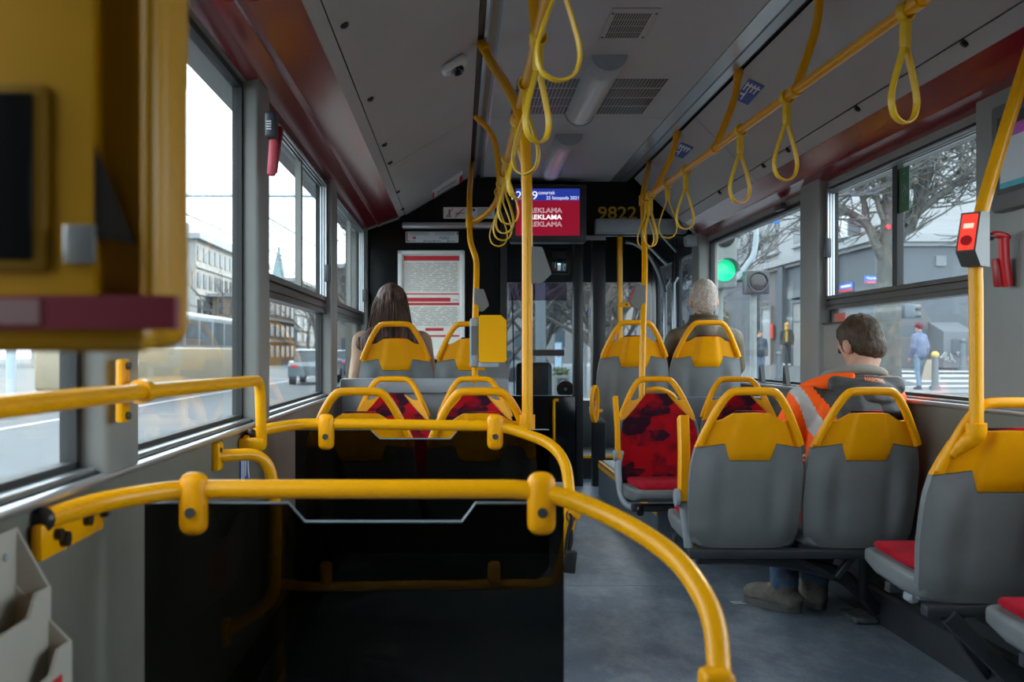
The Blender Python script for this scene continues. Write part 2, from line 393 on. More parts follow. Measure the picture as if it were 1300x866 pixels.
# window builder -----------------------------------------------------------
WN = [0]
def window(side, y0, y1, z0, z1, label, mid=None, div=None):
    WN[0] += 1; s = -1 if side == 'L' else 1; xp = XPL if s < 0 else XPR
    w = thing('window_%d' % WN[0], label, 'window', (xp, (y0+y1)/2, z0)); struct(w, label, 'window')
    b = 0.012
    f = MB(); xa, xb = sorted((xp-s*0.010, xp+s*0.02))
    f.box(xa, xb, y0-0.03, y0+b, z0-0.02, z1+0.01); f.box(xa, xb, y1-b, y1+0.03, z0-0.02, z1+0.01)
    f.box(xa, xb, y0, y1, z0-0.02, z0+b*0.8); f.box(xa, xb, y0, y1, z1-b, z1+0.012)
    f.build('rubber_frame', RUB, w)
    def pane(a, c, e, g, x=xp): MB().box(x-0.002, x+0.002, a, c, e, g).build('pane', GLASS, w)
    if mid is None:
        pane(y0, y1, z0, z1)
    else:
        pane(y0, y1, z0, mid[0]); pane(y0, div, mid[1], z1, xp); pane(div, y1, mid[1], z1, xp+s*0.008)
        m = MB(); h = mid[1]-mid[0]
        for (a, c, d) in ((0, .20, .034), (.20, .34, .022), (.34, .62, .030), (.62, .74, .020), (.74, 1, .036)):
            xa2, xb2 = sorted((xp+s*0.02, xp-s*d)); m.box(xa2, xb2, y0, y1, mid[0]+h*a, mid[0]+h*c)
        m.build('mid_rail', ALUD, w)
        d = MB(); xa2, xb2 = sorted((xp+s*0.012, xp-s*0.014)); d.box(xa2, xb2, div-0.022, div+0.022, mid[1], z1); d.build('divider', PILG if s < 0 else RUB, w)
        fr = MB()
        for k in range(3):
            xa2, xb2 = sorted((xp-s*(0.004+0.012*k), xp-s*(0.012+0.012*k))); fr.box(xa2, xb2, y1-b-0.018, y1-b, mid[1], z1)
            fr.box(xa2, xb2, y0+b, y1-b, z1-b-0.014+0.004*k, z1-b+0.002)
        fr.build('sliding_track', ALU, w)
        zc = (mid[1]+z1)/2
        MB().rbox((xp-s*0.045, y1-0.05, zc-0.03 if s > 0 else zc-0.17), (0.03, 0.03, 0.09 if s > 0 else 0.085), 0.006, 2).build('latch', DKG, w)
    return w
window('L', 0.45, 1.78, 0.815, 1.86, 'side window over the beige leaflet holder')
window('L', 1.97, 3.125, 0.815, 1.86, 'tall single-pane window over the yellow wall rail')
w3 = window('L', 3.32, 4.93, 0.815, 1.86, 'sliding window showing the church spire', (1.208, 1.292), 4.275)
window('L', 5.16, 6.85, 0.815, 1.86, 'sliding window beside the long-haired woman', (1.208, 1.292), 6.23)
w6 = window('R', 3.27, 4.66, 0.855, 1.782, 'sliding window beside the orange jacket', (1.216, 1.281), 3.97)
w7 = window('R', 4.94, 6.90, 0.855, 1.782, 'wide window showing the green traffic light')
window('R', 1.45, 2.93, 0.855, 1.782, 'side window behind the wall screen')
window('R', 0.1, 1.25, 0.855, 1.782, 'rear side window out of the seats')
MB().box(1.70, 1.86, YB, 0.08, 0.83, 1.80).build('rear_panel', WALLG, wr); MB().box(-0.80, -0.64, YB, 0.30, 0.79, 1.90).build('rear_panel', WALLG, wl)
# prints on the panes
MB().box(XPR-0.006, XPR-0.003, 3.86, 3.95, 1.57, 1.745).build('green_sticker', GRNP, w6)
sg = MB(); gx = XPR-0.0065
for k in range(5): sg.tube([(gx, 3.90+RND.uniform(-.03, .03), 1.60+RND.uniform(0, .1)) for _ in range(3)], 0.0011, 5)
sg.tube([(gx, 3.885, 1.72), (gx, 3.93, 1.72)], 0.0012, 4); sg.build('sticker_print', GREYP, w6)
MB().box(XPR-0.006, XPR-0.003, 4.50, 4.63, 1.158, 1.198).build('red_sticker', mat('pale_red_print', (0.62, 0.14, 0.10), 0.5), w6)
MB().box(XPL+0.003, XPL+0.006, 2.41, 2.50, 1.68, 1.85).build('grey_sticker', DKG, bpy.data.objects['window_2'])

# pillars --------------------------------------------------------------------
def pillar(n, x0, x1, y0, y1, z0, z1, label):
    if x0 < 0: x0 = -0.694
    elif n < 8: x1 = 1.756
    m = MB(); m.rbox(((x0+x1)/2, (y0+y1)/2, (z0+z1)/2), (x1-x0, y1-y0, z1-z0), 0.012, 3)
    return struct(m.build('trim_%d' % n, PILG), label, 'pillar')
pillar(1, -0.74, -0.63, 0.31, 0.44, 0.792, 1.885, 'grey window pillar behind the ticket machine')
pillar(2, -0.74, -0.63, 1.79, 1.965, 0.792, 1.885, 'grey window pillar carrying the yellow wall rail')
pillar(3, -0.74, -0.63, 3.13, 3.315, 0.792, 1.885, 'grey window pillar with a hammer holder beside single-pane window')
pillar(4, -0.74, -0.63, 4.935, 5.155, 0.792, 1.885, 'grey window pillar between the two sliding windows by the woman')
pillar(5, -0.74, -0.64, 6.86, 6.99, 0.792, 1.885, 'dark window pillar beside the timetable bulkhead')
pillar(6, 1.685, 1.80, 2.94, 3.255, 0.835, 1.84, 'grey window pillar with the red hammer')
pillar(7, 1.685, 1.80, 4.675, 4.93, 0.835, 1.84, 'grey window pillar between the orange jacket window and traffic light window')
pillar(8, 1.66, 1.80, 6.91, 7.12, 0.0, 1.90, 'grey door pillar beside the older man')

# red coves --------------------------------------------------------------------
def cove(n, prof, label, y1):
    pr = [Vector((a, 0, b)) for a, b in prof]
    poly = prof+[(a, b+0.014) for a, b in reversed(prof)]
    o = MB().prism(poly, 'y', YB, y1).build('trim_%d' % n, COVE, angle=20); struct(o, label, 'ceiling cove')
    e = MB().prism([(a, b-0.008) for a, b in prof]+[(a, b+0.03) for a, b in reversed(prof)], 'y', y1, y1+0.02); e.build('end_trim', GREYT, o)
    return o
cl = cove(9, [(-0.70, 1.872), (-0.655, 1.874), (-0.60, 1.893), (-0.568, 1.905), (-0.556, 1.900), (-0.545, 1.912), (-0.47, 1.938), (-0.42, 1.957)],
     'glossy dark red cove panel above the windows with the church spire', 6.93)
cr = cove(10, [(1.74, 1.820), (1.715, 1.822), (1.665, 1.842), (1.645, 1.846), (1.637, 1.858), (1.60, 1.886), (1.56, 1.917)],
     'glossy dark red cove panel above the window with the green light', 6.93)
MB().rbox((1.655, 6.98, 1.80), (0.15, 0.10, 0.08), 0.02, 2).build('corner_cover', GREYT, cr)
MB().rbox((1.70, 5.28, 1.788), (0.03, 0.12, 0.035), 0.006, 2).build('blind_clip', DKG, cr)

# ceiling -----------------------------------------------------------------------
ce = struct(thing('ceiling', 'grey panelled bus ceiling with two lengthwise channels', 'ceiling', (0.6, 2.8, 2.25)), 'grey panelled bus ceiling with two lengthwise channels', 'ceiling')
MB().box(-0.80, 1.86, YB, 9.45, 2.31, 2.40).build('roof_backing', BLK, ce)
seams = [YB, 1.9, 5.22, 7.2]
def slope_panel(x0, z0, x1, z1, ya, yb, name, m):
    n = Vector((-(z1-z0), 0, x1-x0)).normalized()*0.012
    if n.z < 0: n = -n
    MB().prism([(x0, z0), (x1, z1), (x1+n.x, z1+n.z), (x0+n.x, z0+n.z)], 'y', ya, yb).build(name, m, ce)
for a, b in zip(seams[:-1], seams[1:]):
    MB().box(0.165, 1.085, a+0.003, b-0.003, 2.25, 2.268).build('ceiling_panel', CEILM, ce)
    slope_panel(-0.376, 1.983, 0.072, 2.25, a+0.003, min(b, 7.05)-0.003, 'side_panel', CEILD)
    slope_panel(1.238, 2.25, 1.515, 1.966, a+0.003, min(b, 7.05)-0.003, 'side_panel', CEILD)
    slope_panel(-0.42, 1.957, -0.380, 1.981, a+0.003, min(b, 6.95)-0.003, 'edge_strip', CEILD)
    slope_panel(1.518, 1.962, 1.56, 1.919, a+0.003, min(b, 6.95)-0.003, 'edge_strip', CEILD)
MB().box(0.075, 0.098, YB, 7.1, 2.262, 2.29).build('channel_slot', BLK, ce)
ch = MB().prism([(0.098, 2.25), (0.098, 2.285), (0.165, 2.285), (0.165, 2.25), (0.155, 2.244), (0.145, 2.262), (0.118, 2.262), (0.108, 2.244)], 'y', YB, 7.15)
ch.build('channel_rail', ALU, ce)
ch = MB().prism([(1.085, 2.245), (1.085, 2.285), (1.208, 2.285), (1.208, 2.245), (1.16, 2.241), (1.157, 2.250), (1.151, 2.250), (1.148, 2.241)], 'y', YB, 7.15)
ch.build('channel_rail', ALU, ce)
MB().box(1.208, 1.238, YB, 7.1, 2.262, 2.29).build('channel_slot', BLK, ce)
# screw caps along the panel edges
def capdisc(px, py, side):
    if side == 'L': x0, z0, x1, z1 = -0.376, 1.983, 0.072, 2.25
    else: x0, z0, x1, z1 = 1.515, 1.966, 1.238, 2.25
    # meet the pixel ray with the sloped panel
    dx = (px-VPX)/FPX; dz = -(py-VPY)/FPX; nx, nz = (z1-z0), -(x1-x0)
    Y = (x0*nx+(z0-CZ)*nz)/(dx*nx+dz*nz)
    p = Vector((dx*Y, Y, CZ+dz*Y)); n = Vector((nx, 0, nz)).normalized()
    if n.z > 0: n = -n
    return p, n
CAPS = [(437, 31, 'L'), (470, 125, 'L'), (488, 183, 'L'), (495, 206, 'L'), (505, 243, 'L'), (511, 265, 'L'), (1225, 54, 'R'), (1089, 137, 'R'), (1001, 190, 'R'), (970, 210, 'R'), (914, 244, 'R')]
for px, py, sd in CAPS:
    p, n = capdisc(px, py, sd)
    m = MB(); m.disc(p+n*0.002, n, 0.014, 0.010, 14); m.disc(p+n*0.008, n, 0.008, 0.006, 10)
    m.build('screw_cap', BLK, ce)
p, n = capdisc(812, 248, 'R'); MB().disc(p+n*0.003, n, 0.045, 0.008, 18).build('speaker_grille', BLK, ce)
# ventilation slots: slim dark cut-outs with a recessed lip
def slots(x0, x1, y0, y1, rows, n, holder):
    m = MB(); dy = (y1-y0)/rows; dx = (x1-x0)/n
    for r in range(rows):
        for k in range(n):
            x = x0+dx*(k+0.5); y = y0+dy*(r+0.08)
            m.box(x-dx*0.34, x+dx*0.34, y, y+dy*0.84, 2.2482, 2.2525)
    o = m.build('vent_slots', BLK, holder); o['kind'] = 'stuff'
slots(0.262, 0.548, 4.47, 5.15, 4, 16, ce)
slots(0.705, 0.945, 4.47, 5.15, 4, 15, ce)
gv = tag(MB().rbox((0.635, 3.74, 2.247), (0.175, 0.37, 0.006), 0.02, 2).build('ceiling_vent', CEILD), 'small square ventilation grille on the ceiling before the lamp', 'vent')
m = MB()
for r in range(4):
    for k in range(14): m.box(0.567+0.0095*k, 0.5718+0.0095*k, 3.60+0.072*r, 3.66+0.072*r, 2.2425, 2.2475)
m.build('vent_slots', BLK, gv)['kind'] = 'stuff'
for x in (0.556, 0.714):
    for y in (3.60, 3.87): MB().disc((x, y, 2.2435), (0, 0, 1), 0.005, 0.003, 8).build('screw', BLK, gv)
# ceiling lamps
def lamp(y0, y1, label):
    t = thing('ceiling_lamp', label, 'lamp', (0.622, (y0+y1)/2, 2.25), 'ceiling lamps along the middle panel')
    rings = []
    for (y, s) in ((y0+0.16, 1), (y1-0.03, 1)):
        rings.append([Vector((0.622+0.072*s*math.cos(a), y, 2.25-0.062*s*math.sin(a))) for a in [PI*k/10 for k in range(11)]])
    MB().loft(rings).build('diffuser', LENS, t)
    for (ya, yb) in ((y0, y0+0.16), (y1-0.03, y1)):
        MB().loft([[Vector((0.622+0.076*math.cos(a), y, 2.25-0.066*math.sin(a))) for a in [PI*k/10 for k in range(11)]] for y in (ya, yb)]).build('end_cap', GREYT, t)
    return t
lamp(4.12, 5.16, 'long ceiling lamp with clear ribbed cover between the vent slots')
lamp(5.62, 6.75, 'long ceiling lamp with matt cover nearer the advertising screen')

# ================================================================== FRONT OF THE BUS
wf = struct(thing('wall_front', 'black bulkhead behind the driver and black header over the cab', 'wall', (0.3, 7.05, 0)), 'black bulkhead behind the driver and black header over the cab', 'wall')
MB().box(-0.72, 0.315, 7.0, 7.05, 0.0, 2.31).build('bulkhead_panel', BLACKGL, wf)
MB().box(0.29, 0.335, 6.98, 7.08, 0.0, 2.0).build('bulkhead_post', BLK, wf)
MB().box(0.315, 1.75, 7.2, 7.24, 1.86, 2.31).build('header_panel', BLACKGL, wf)
MB().box(-0.7, 1.8, 7.24, 9.35, 2.12, 2.16).build('cab_ceiling', BLK, wf)
m = MB().rbox((1.30, 7.14, 1.92), (0.66, 0.10, 0.105), 0.015, 2); m.build('light_grey_beam', GREYT, wf)
MB().rbox((-0.08, 6.97, 1.905), (0.64, 0.05, 0.045), 0.012, 2).build('aluminium_beam', ALU, wf)
for x, w, n in ((0.905, 0.075, 'cab_post'), (1.062, 0.10, 'cab_post')):
    MB().rbox((x, 7.6, 1.0), (w, 0.09, 2.2), 0.012, 2).build(n, BLK, wf)
MB().rbox((0.63, 7.58, 0.36), (0.55, 0.05, 0.66), 0.015, 2).build('cab_door', BLACKGL, wf)
MB().box(0.33, 0.90, 7.60, 7.606, 0.69, 1.86).build('cab_glass', glass_mat('cab_glass', (0.80, 0.85, 0.88), 0.035, 0.01), wf)
m = MB(); m.box(0.34, 0.40, 8.15, 8.35, 0.0, 0.4); m.box(0.9, 1.70, 8.0, 9.3, 0.0, 0.19); m.build('driver_platform', BLK, wf)
MB().box(0.92, 1.68, 7.99, 8.0, 0.17, 0.19).build('yellow_nosing', YELP, wf)
# header lettering and grey strip above the cab door
text('9822', mat('yellow_digits', (0.62, 0.36, 0.02), 0.5), wf, 'fleet_number', (P(784, 270, 7.19).x, 7.198, P(784, 270, 7.19).z), h=0.092, w=0.28, bold=0.012)
p = P(748, 302, 7.15); MB().rbox((p.x+0.02, 7.15, p.z), (0.20, 0.012, 0.035), 0.004, 1).build('label_strip', GREYP, wf)

# windscreen
ws = struct(thing('window_%d' % (WN[0]+1), 'windscreen with bare trees beyond', 'window', (0.6, 9.3, 0.6)), 'windscreen with bare trees beyond', 'window')
MB().box(-0.70, 1.78, 9.30, 9.306, 0.60, 2.1).build('pane', GLASS, ws)
MB().box(-0.70, 1.80, 9.22, 9.26, 1.665, 2.1).build('sun_blind', mat('dark_blind', (0.03, 0.036, 0.045), 0.5), ws)
MB().box(0.46, 1.00, 9.27, 9.274, 1.50, 1.665).build('violet_strip', VIOLET, ws)  # see-through violet strip just inside the windscreen
m = MB(); m.box(-0.75, -0.66, 9.25, 9.36, 0, 2.2); m.box(1.76, 1.86, 9.25, 9.36, 0, 2.2); m.box(-0.75, 1.86, 9.28, 9.36, 0, 0.6)
m.build('frame', BLK, ws)
MB().rbox((0.5, 9.05, 0.30), (2.3, 0.42, 0.60), 0.04, 2).build('dashboard', BLK, ws)
p = P(692, 522-6, 9.2); 
MB().box(0.66, 0.98, 9.285, 9.29, P(0, 452, 9.28).z, P(0, 444, 9.28).z).build('sticker', mat('brown_print', (0.22, 0.14, 0.12), 0.5), ws)
# wiper arms
m = MB(); m.tube([(0.52, 9.38, 0.62), (0.50, 9.38, 1.55)], 0.008, 6); m.build('wiper', BLK, ws)

# front door on the right side
dr = struct(thing('door_1', 'glazed black double door in front of the older man', 'door', (1.72, 8.0, 0)), 'glazed black double door in front of the older man', 'door')
for y in (7.16, 7.80, 7.92, 8.62, 8.8):
    MB().rbox((1.72, y, 0.97), (0.05, 0.055, 1.90), 0.012, 2).build('door_stile', BLK, dr)
MB().box(1.70, 1.74, 7.13, 8.65, 1.74, 2.12).build('door_header', BLK, dr)
MB().box(1.70, 1.74, 8.65, 9.3, 0.0, 2.12).build('corner_panel', BLK, dr)
for a, b in ((7.19, 7.77), (7.95, 8.59)):
    MB().box(1.718, 1.722, a, b, 0.12, 1.74).build('pane', DOORGL, dr)
    MB().box(1.70, 1.74, a, b, 0.0, 0.14).build('kick_rail', BLK, dr)
for y, x in ((7.70, 1.69), (8.02, 1.69)):
    MB().tube([(x, y, 0.5), (x-0.03, y, 0.55), (x-0.03, y, 1.55), (x, y, 1.6)], 0.014, 10).build('grab_bar', ALU, dr)
for k, (a, b) in enumerate(((7.2, 1.92), (7.6, 1.86))):
    MB().tube([(1.30+0.1*k, a, b), (1.52, a+0.25, b-0.03), (1.68, a+0.5, b-0.12)], 0.012, 8).build('door_arm', ALU, dr)
# curved glass screen beside the door
m = MB(); q = [Vector((1.30+0.32*math.sin(t), 7.75, 1.88-0.62*(1-math.cos(t)))) for t in [0.12*k for k in range(11)]]
gsc = MB(); gsc.sweep(q, (0, 1, 0), 0.05, 0.012)
tag(gsc.build('curved_door_guard', BLK), 'curved black guard arching beside the glazed front door', 'guard')

# timetable case ---------------------------------------------------------------
a = P(505, 318, 6.97); b = P(590, 456, 6.97)
tt = thing('timetable_case', 'large framed timetable poster with red bars on black bulkhead', 'poster', ((a.x+b.x)/2, 6.98, b.z))
m = MB(); fw = 0.032
for (x0, x1, z0, z1) in ((a.x, a.x+fw, b.z, a.z), (b.x-fw, b.x, b.z, a.z), (a.x, b.x, a.z-fw, a.z), (a.x, b.x, b.z, b.z+fw)):
    m.rbox(((x0+x1)/2, 6.975, (z0+z1)/2), (x1-x0, 0.04, z1-z0), 0.010, 3)
m.build('frame', mat('silver_frame', (0.72, 0.74, 0.74), 0.45), tt)
pp = MB().box(a.x+fw*0.9, b.x-fw*0.9, 6.985, 6.99, b.z+fw*0.9, a.z-fw*0.9).build('paper', PAPER, tt)
def bar(px0, px1, py0, py1, mm, name='red_bar'):
    u = P(px0, py0, 6.983); v = P(px1, py1, 6.983); MB().box(u.x, v.x, 6.982, 6.9845, v.z, u.z).build(name, mm, pp)
bar(512.5, 583, 325, 331, REDP); bar(513, 583, 372.5, 374, REDP); bar(517, 572, 378, 383, REDP); bar(516, 583, 384.5, 387.5, REDP)
bar(540, 563, 416.5, 420, REDP); bar(535, 583, 425.5, 427.5, REDP)
bar(572, 583, 379, 383, WHT, 'logo_patch')
text('ZTM', REDP, pp, 'logo', P(578, 381, 6.981), h=0.014)
m = MB()
rr = random.Random(4)
for py in [334+1.75*k for k in range(50)]:
    if 370 < py < 390 or 414 < py < 422 or py > 424: continue
    x = 515
    while x < 580:
        L = rr.uniform(6, 22); u = P(x, py, 6.983); v = P(min(581, x+L), py+0.55, 6.983)
        m.box(u.x, v.x, 6.9835, 6.9846, v.z, u.z); x += L+rr.uniform(1.5, 4)
m.build('small_print', GREYP, pp)['kind'] = 'stuff'
# line strip sign above it
def plate(name, label, px0, px1, py0, py1, Y, cat='sign', m_=WHT):
    u = P(px0, py0, Y); v = P(px1, py1, Y)
    return tag(MB().rbox(((u.x+v.x)/2, Y+0.003, (u.z+v.z)/2), (v.x-u.x, 0.006, u.z-v.z), 0.002, 1).build(name, m_), label, cat)
PALE = mat('pale_sign', (0.58, 0.63, 0.67), 0.5)
ls = plate('notice_strip', 'pale notice strip mounted just above the framed timetable', 515, 582, 294, 308, 6.985, m_=PALE)
def onp(parent, px0, px1, py0, py1, Y, mm, name):
    u = P(px0, py0, Y); v = P(px1, py1, Y); return MB().box(u.x, v.x, Y-0.0008, Y+0.001, v.z, u.z).build(name, mm, parent)
onp(ls, 516, 517.5, 295, 307, 6.983, REDP, 'red_edge'); onp(ls, 524, 528, 300.5, 303.5, 6.983, REDP, 'red_mark'); onp(ls, 580, 581.6, 295, 298, 6.983, BLKP, 'corner_mark')
text('MOBILE', BLKP, ls, 'lettering', P(564, 302, 6.982), h=0.018, w=0.07)
for k, x in enumerate((518, 538, 550, 568)): onp(ls, x, x+1.5, 305.3, 307, 6.983, BLKP, 'dot'); onp(ls, x+2.5, x+10, 305.7, 306.6, 6.983, GREYP, 'small_print')
for k in range(2): onp(ls, 520, 545, 295.5+k*2, 296.2+k*2, 6.983, GREYP, 'small_print'); onp(ls, 552, 577, 295.5+k*2, 296.2+k*2, 6.983, GREYP, 'small_print')
# prohibition strip
pr = plate('prohibition_strip', 'pale strip of prohibition pictograms beside the advertising screen', 563, 628, 263, 277.5, 6.97, m_=mat('cool_white_sign', (0.74, 0.75, 0.78), 0.5))
def line(parent, a, b, Y, r, mm, name): MB().tube([P(a[0], a[1], Y), P(b[0], b[1], Y)], r, 5).build(name, mm, parent)
line(pr, (566, 276), (575, 264.5), 6.967, 0.003, REDP, 'red_slash'); line(pr, (578, 275.5), (589, 265), 6.967, 0.003, REDP, 'red_slash')
line(pr, (570, 266), (571, 274), 6.967, 0.004, BLKP, 'bottle_mark'); line(pr, (568, 275), (573, 275), 6.967, 0.003, BLKP, 'bottle_mark'); line(pr, (578, 271), (590, 271), 6.967, 0.0025, BLKP, 'mark')
onp(pr, 600, 603, 265, 268, 6.967, BLKP, 'mark')
for k in range(4): onp(pr, 606, 624, 265+2.6*k, 266+2.6*k, 6.967, GREYP, 'small_print')

# ceiling stickers on the sloped panels -------------------------------------------
def slope_sticker(name, label, corners, side, mm):
    pts = []
    for px, py in corners:
        p, n = capdisc(px, py, side); pts.append((p, n))
    n = pts[0][1]; vs_ = [p+n*0.0005 for p, _ in pts]+[p+n*0.003 for p, _ in pts]
    m = MB(); m.add(vs_, [(0, 1, 2, 3), (4, 5, 6, 7), (0, 1, 5, 4), (1, 2, 6, 5), (2, 3, 7, 6), (3, 0, 4, 7)])
    return tag(m.build(name, mm), label, 'sticker')
def slope_quad(parent, corners, side, mm, name, h=0.0042):
    n = None; a = []
    for px, py in corners:
        p, n = capdisc(px, py, side); a.append(p)
    m = MB(); m.add([p+n*(h-0.001) for p in a]+[p+n*h for p in a], [(0, 1, 2, 3), (4, 5, 6, 7), (0, 1, 5, 4), (1, 2, 6, 5), (2, 3, 7, 6), (3, 0, 4, 7)])
    return m.build(name, mm, parent)
def lerp2(c, u, v):
    a = [c[0][i]*(1-u)+c[1][i]*u for i in (0, 1)]; b = [c[3][i]*(1-u)+c[2][i]*u for i in (0, 1)]
    return tuple(a[i]*(1-v)+b[i]*v for i in (0, 1))
def sub(c, u0, u1, v0, v1): return [lerp2(c, u0, v0), lerp2(c, u1, v0), lerp2(c, u1, v1), lerp2(c, u0, v1)]
ad = [(548.5, 242), (587, 216.5), (586, 249), (549, 268)]
st = slope_sticker('advert_sticker', 'pale advert sticker with red edge on the ceiling near the timetable', ad, 'L', mat('pale_advert', (0.72, 0.71, 0.69), 0.5))
slope_quad(st, sub(ad, 0, 0.06, 0.1, 1), 'L', REDP, 'red_edge'); slope_quad(st, sub(ad, 0.90, 1, 0.15, 1), 'L', REDP, 'red_edge')
slope_quad(st, sub(ad, 0.1, 0.85, 0.62, 0.74), 'L', mat('orange_print', (0.5, 0.16, 0.08), 0.5), 'orange_band'); slope_quad(st, sub(ad, 0.4, 0.8, 0.84, 0.90), 'L', BLKP, 'print_line')
slope_quad(st, sub(ad, 0.15, 0.8, 0.2, 0.25), 'L', GREYP, 'print_line'); slope_quad(st, sub(ad, 0.15, 0.7, 0.36, 0.41), 'L', GREYP, 'print_line')
for cs, lab in (([(951, 100), (971, 109), (950, 133), (932, 125)], 'blue door-safety pictogram sticker on the sloped ceiling, the larger one'),
                ([(865, 180.5), (881, 187), (867, 201), (854, 196)], 'blue door-safety pictogram sticker on the sloped ceiling, the smaller one')):
    s1 = slope_sticker('pictogram_sticker', lab, cs, 'R', BLUEP)
    for k in range(4): slope_quad(s1, sub(cs, 0.08+0.22*k, 0.17+0.22*k, 0.10, 0.48), 'R', WHT, 'figure_mark')
    slope_quad(s1, sub(cs, 0.05, 0.95, 0.18, 0.26), 'R', WHT, 'rail_mark'); slope_quad(s1, sub(cs, 0.12, 0.42, 0.62, 0.70), 'R', WHT, 'chair_mark'); slope_quad(s1, sub(cs, 0.34, 0.42, 0.5, 0.9), 'R', WHT, 'chair_mark')

# advertising screen ------------------------------------------------------------------
a = P(648, 233, 7.0); b = P(745, 307, 7.0)
lcd = thing('display_screen', 'wide display screen showing time, date and red advertisement', 'screen', ((a.x+b.x)/2, 7.1, b.z))
MB().rbox(((a.x+b.x)/2, 7.09, (a.z+b.z)/2), (b.x-a.x, 0.16, a.z-b.z), 0.015, 2).build('housing', mat('dark_housing', (0.028, 0.028, 0.032), 0.45), lcd)
a = P(655, 239.5, 7.0); b = P(736, 299, 7.0)
sc = MB().box(a.x, b.x, 7.004, 7.012, b.z, a.z).build('screen', mat('screen_red', (0.27, 0.006, 0.025), 0.25, emit=0.22), lcd)
zb = P(0, 254.5, 7).z
MB().box(a.x, b.x, 7.0, 7.004, zb, a.z).build('blue_band', mat('screen_blue', (0.02, 0.045, 0.36), 0.25, emit=0.22), sc)
SW = mat('screen_white', (0.85, 0.87, 0.92), 0.4, emit=0.28)
def stxt(t, px, py, h, w=None, bold=0.0, outline=None):
    q = P(px, py, 6.998); text(t, SW, sc, 'screen_text', (q.x, 6.9985, q.z), h=h*7/FPX, w=(w*7/FPX if w else None), bold=bold, outline=outline)
stxt('12:39', 666, 248, 10.5, 33); stxt('czwartek', 694, 244.5, 4.6, 21); stxt('25 listopada 2021', 714, 251.8, 5.6, 41)
stxt('REKLAMA', 693, 275.5, 6, 41, bold=0.03)
stxt('REKLAMA', 693, 267, 6, 41, outline=0.012); stxt('REKLAMA', 693, 284.5, 6, 41, outline=0.012)

# interior mirror, cab backrest, fan ------------------------------------------------------
a = P(676, 314, 8.7); b = P(724, 348, 8.7)
mr = thing('cab_mirror', 'dark interior mirror hanging before the sun blind', 'mirror', ((a.x+b.x)/2, 8.7, b.z))
MB().rbox(((a.x+b.x)/2, 8.72, (a.z+b.z)/2), (b.x-a.x, 0.05, a.z-b.z), 0.02, 3).build('housing', BLK, mr)
a = P(701, 319, 8.69); b = P(721, 344, 8.69)
MB().rbox(((a.x+b.x)/2, 8.692, (a.z+b.z)/2), (b.x-a.x, 0.008, a.z-b.z), 0.003, 2, M=Matrix.Rotation(math.radians(8), 4, 'Z')).build('mirror_glass', mat('mirror_silver', (0.75, 0.8, 0.85), 0.03, 1.0), mr)
MB().tube([((a.x+b.x)/2-0.1, 8.72, a.z), ((a.x+b.x)/2-0.1, 8.76, 2.12)], 0.012, 8).build('arm', BLK, mr)
a = P(655, 460, 8.2); b = P(701, 512, 8.2)
bk = thing('folding_chair', 'dark rounded backrest standing in the driver cab', 'seat', ((a.x+b.x)/2, 8.2, 0.40))
MB().rbox(((a.x+b.x)/2, 8.22, (a.z+b.z)/2-0.02), (b.x-a.x, 0.08, a.z-b.z+0.04), 0.055, 4).build('backrest', mat('dark_vinyl', (0.03, 0.032, 0.036), 0.5), bk)
MB().rbox(((a.x+b.x)/2, 8.172, (a.z+b.z)/2-0.02), (b.x-a.x-0.05, 0.03, a.z-b.z-0.01), 0.02, 3).build('cushion', mat('dark_cushion', (0.045, 0.047, 0.05), 0.6), bk)
MB().tube([((a.x+b.x)/2, 8.22, 0.0), ((a.x+b.x)/2, 8.22, 0.65)], 0.04, 12).build('post', BLK, bk)
c = P(717.5, 494, 8.0)
fn = thing('round_fan', 'small round black fan beside the dark backrest', 'fan', (c.x, 8.0, c.z-0.07))
m = MB(); m.disc(c, (0, 1, 0), 0.068, 0.05, 24); m.build('body', BLK, fn)
m = MB()
for r_ in (0.058, 0.042): m.tube([c+Vector((math.cos(t)*r_, -0.027, math.sin(t)*r_)) for t in [2*PI*k/24 for k in range(25)]], 0.003, 5)
m.build('grille', DKG, fn); MB().disc(c-Vector((0, 0.03, 0)), (0, 1, 0), 0.013, 0.01, 12).build('hub', ALU, fn)
MB().tube([c, c-Vector((-0.02, -0.25, 0.40))], 0.012, 8).build('stem', BLK, fn)
for px in (643, 703):
    m = MB().tube(fillet([P(px, 560, 7.55), P(px, 508, 7.55), P(px-7 if px < 660 else px+6, 508, 7.55)], 0.03), 0.012, 8)
    tag(m.build('cab_rail', YEL), 'slim yellow rail on the cab door beside the ' + ('bulkhead post' if px < 660 else 'round fan'), 'rail')

# ================================================================== SEATS
SZ0, SH = 0.315, 0.578
WK = [(0, .180), (.08, .194), (.30, .203), (.52, .200), (.635, .187), (.72, .166), (.82, .136), (.9, .11), (1.0, .07)]
def interp(K, t):
    for (a, b), (c, d) in zip(K[:-1], K[1:]):
        if t <= c: return b+(d-b)*max(0, (t-a))/(c-a)
    return K[-1][1]
def vb(u):
    a = abs(u)
    if a < .36: return .556
    if a < .50: return .556+(a-.36)/.14*.105
    return .661-(a-.50)/.5*.028
def vt(u):
    a = abs(u)
    if a < .52: return .852-0.006*(a/.52)**2
    if a < .74: return .846-(a-.52)/.22*.045
    return .801
def sy(u, v):
    a = abs(u)
    y = -0.105*v**1.25 + 0.040*a**2.6*(1-.55*v) + 0.018*math.exp(-(v/.07)**2)
    if v < .62: y += -0.013*math.exp(-((a-.72)/.16)**2)*math.sin(PI*min(1, v/.62))*1.2 + 0.010*math.exp(-((a-.45)/.12)**2)*math.sin(PI*min(1, v/.62))
    if a < .40 and .56 < v < .86: y += -0.012*min(1, (v-.556)/.03)*min(1, (.40-a)/.07)
    return y
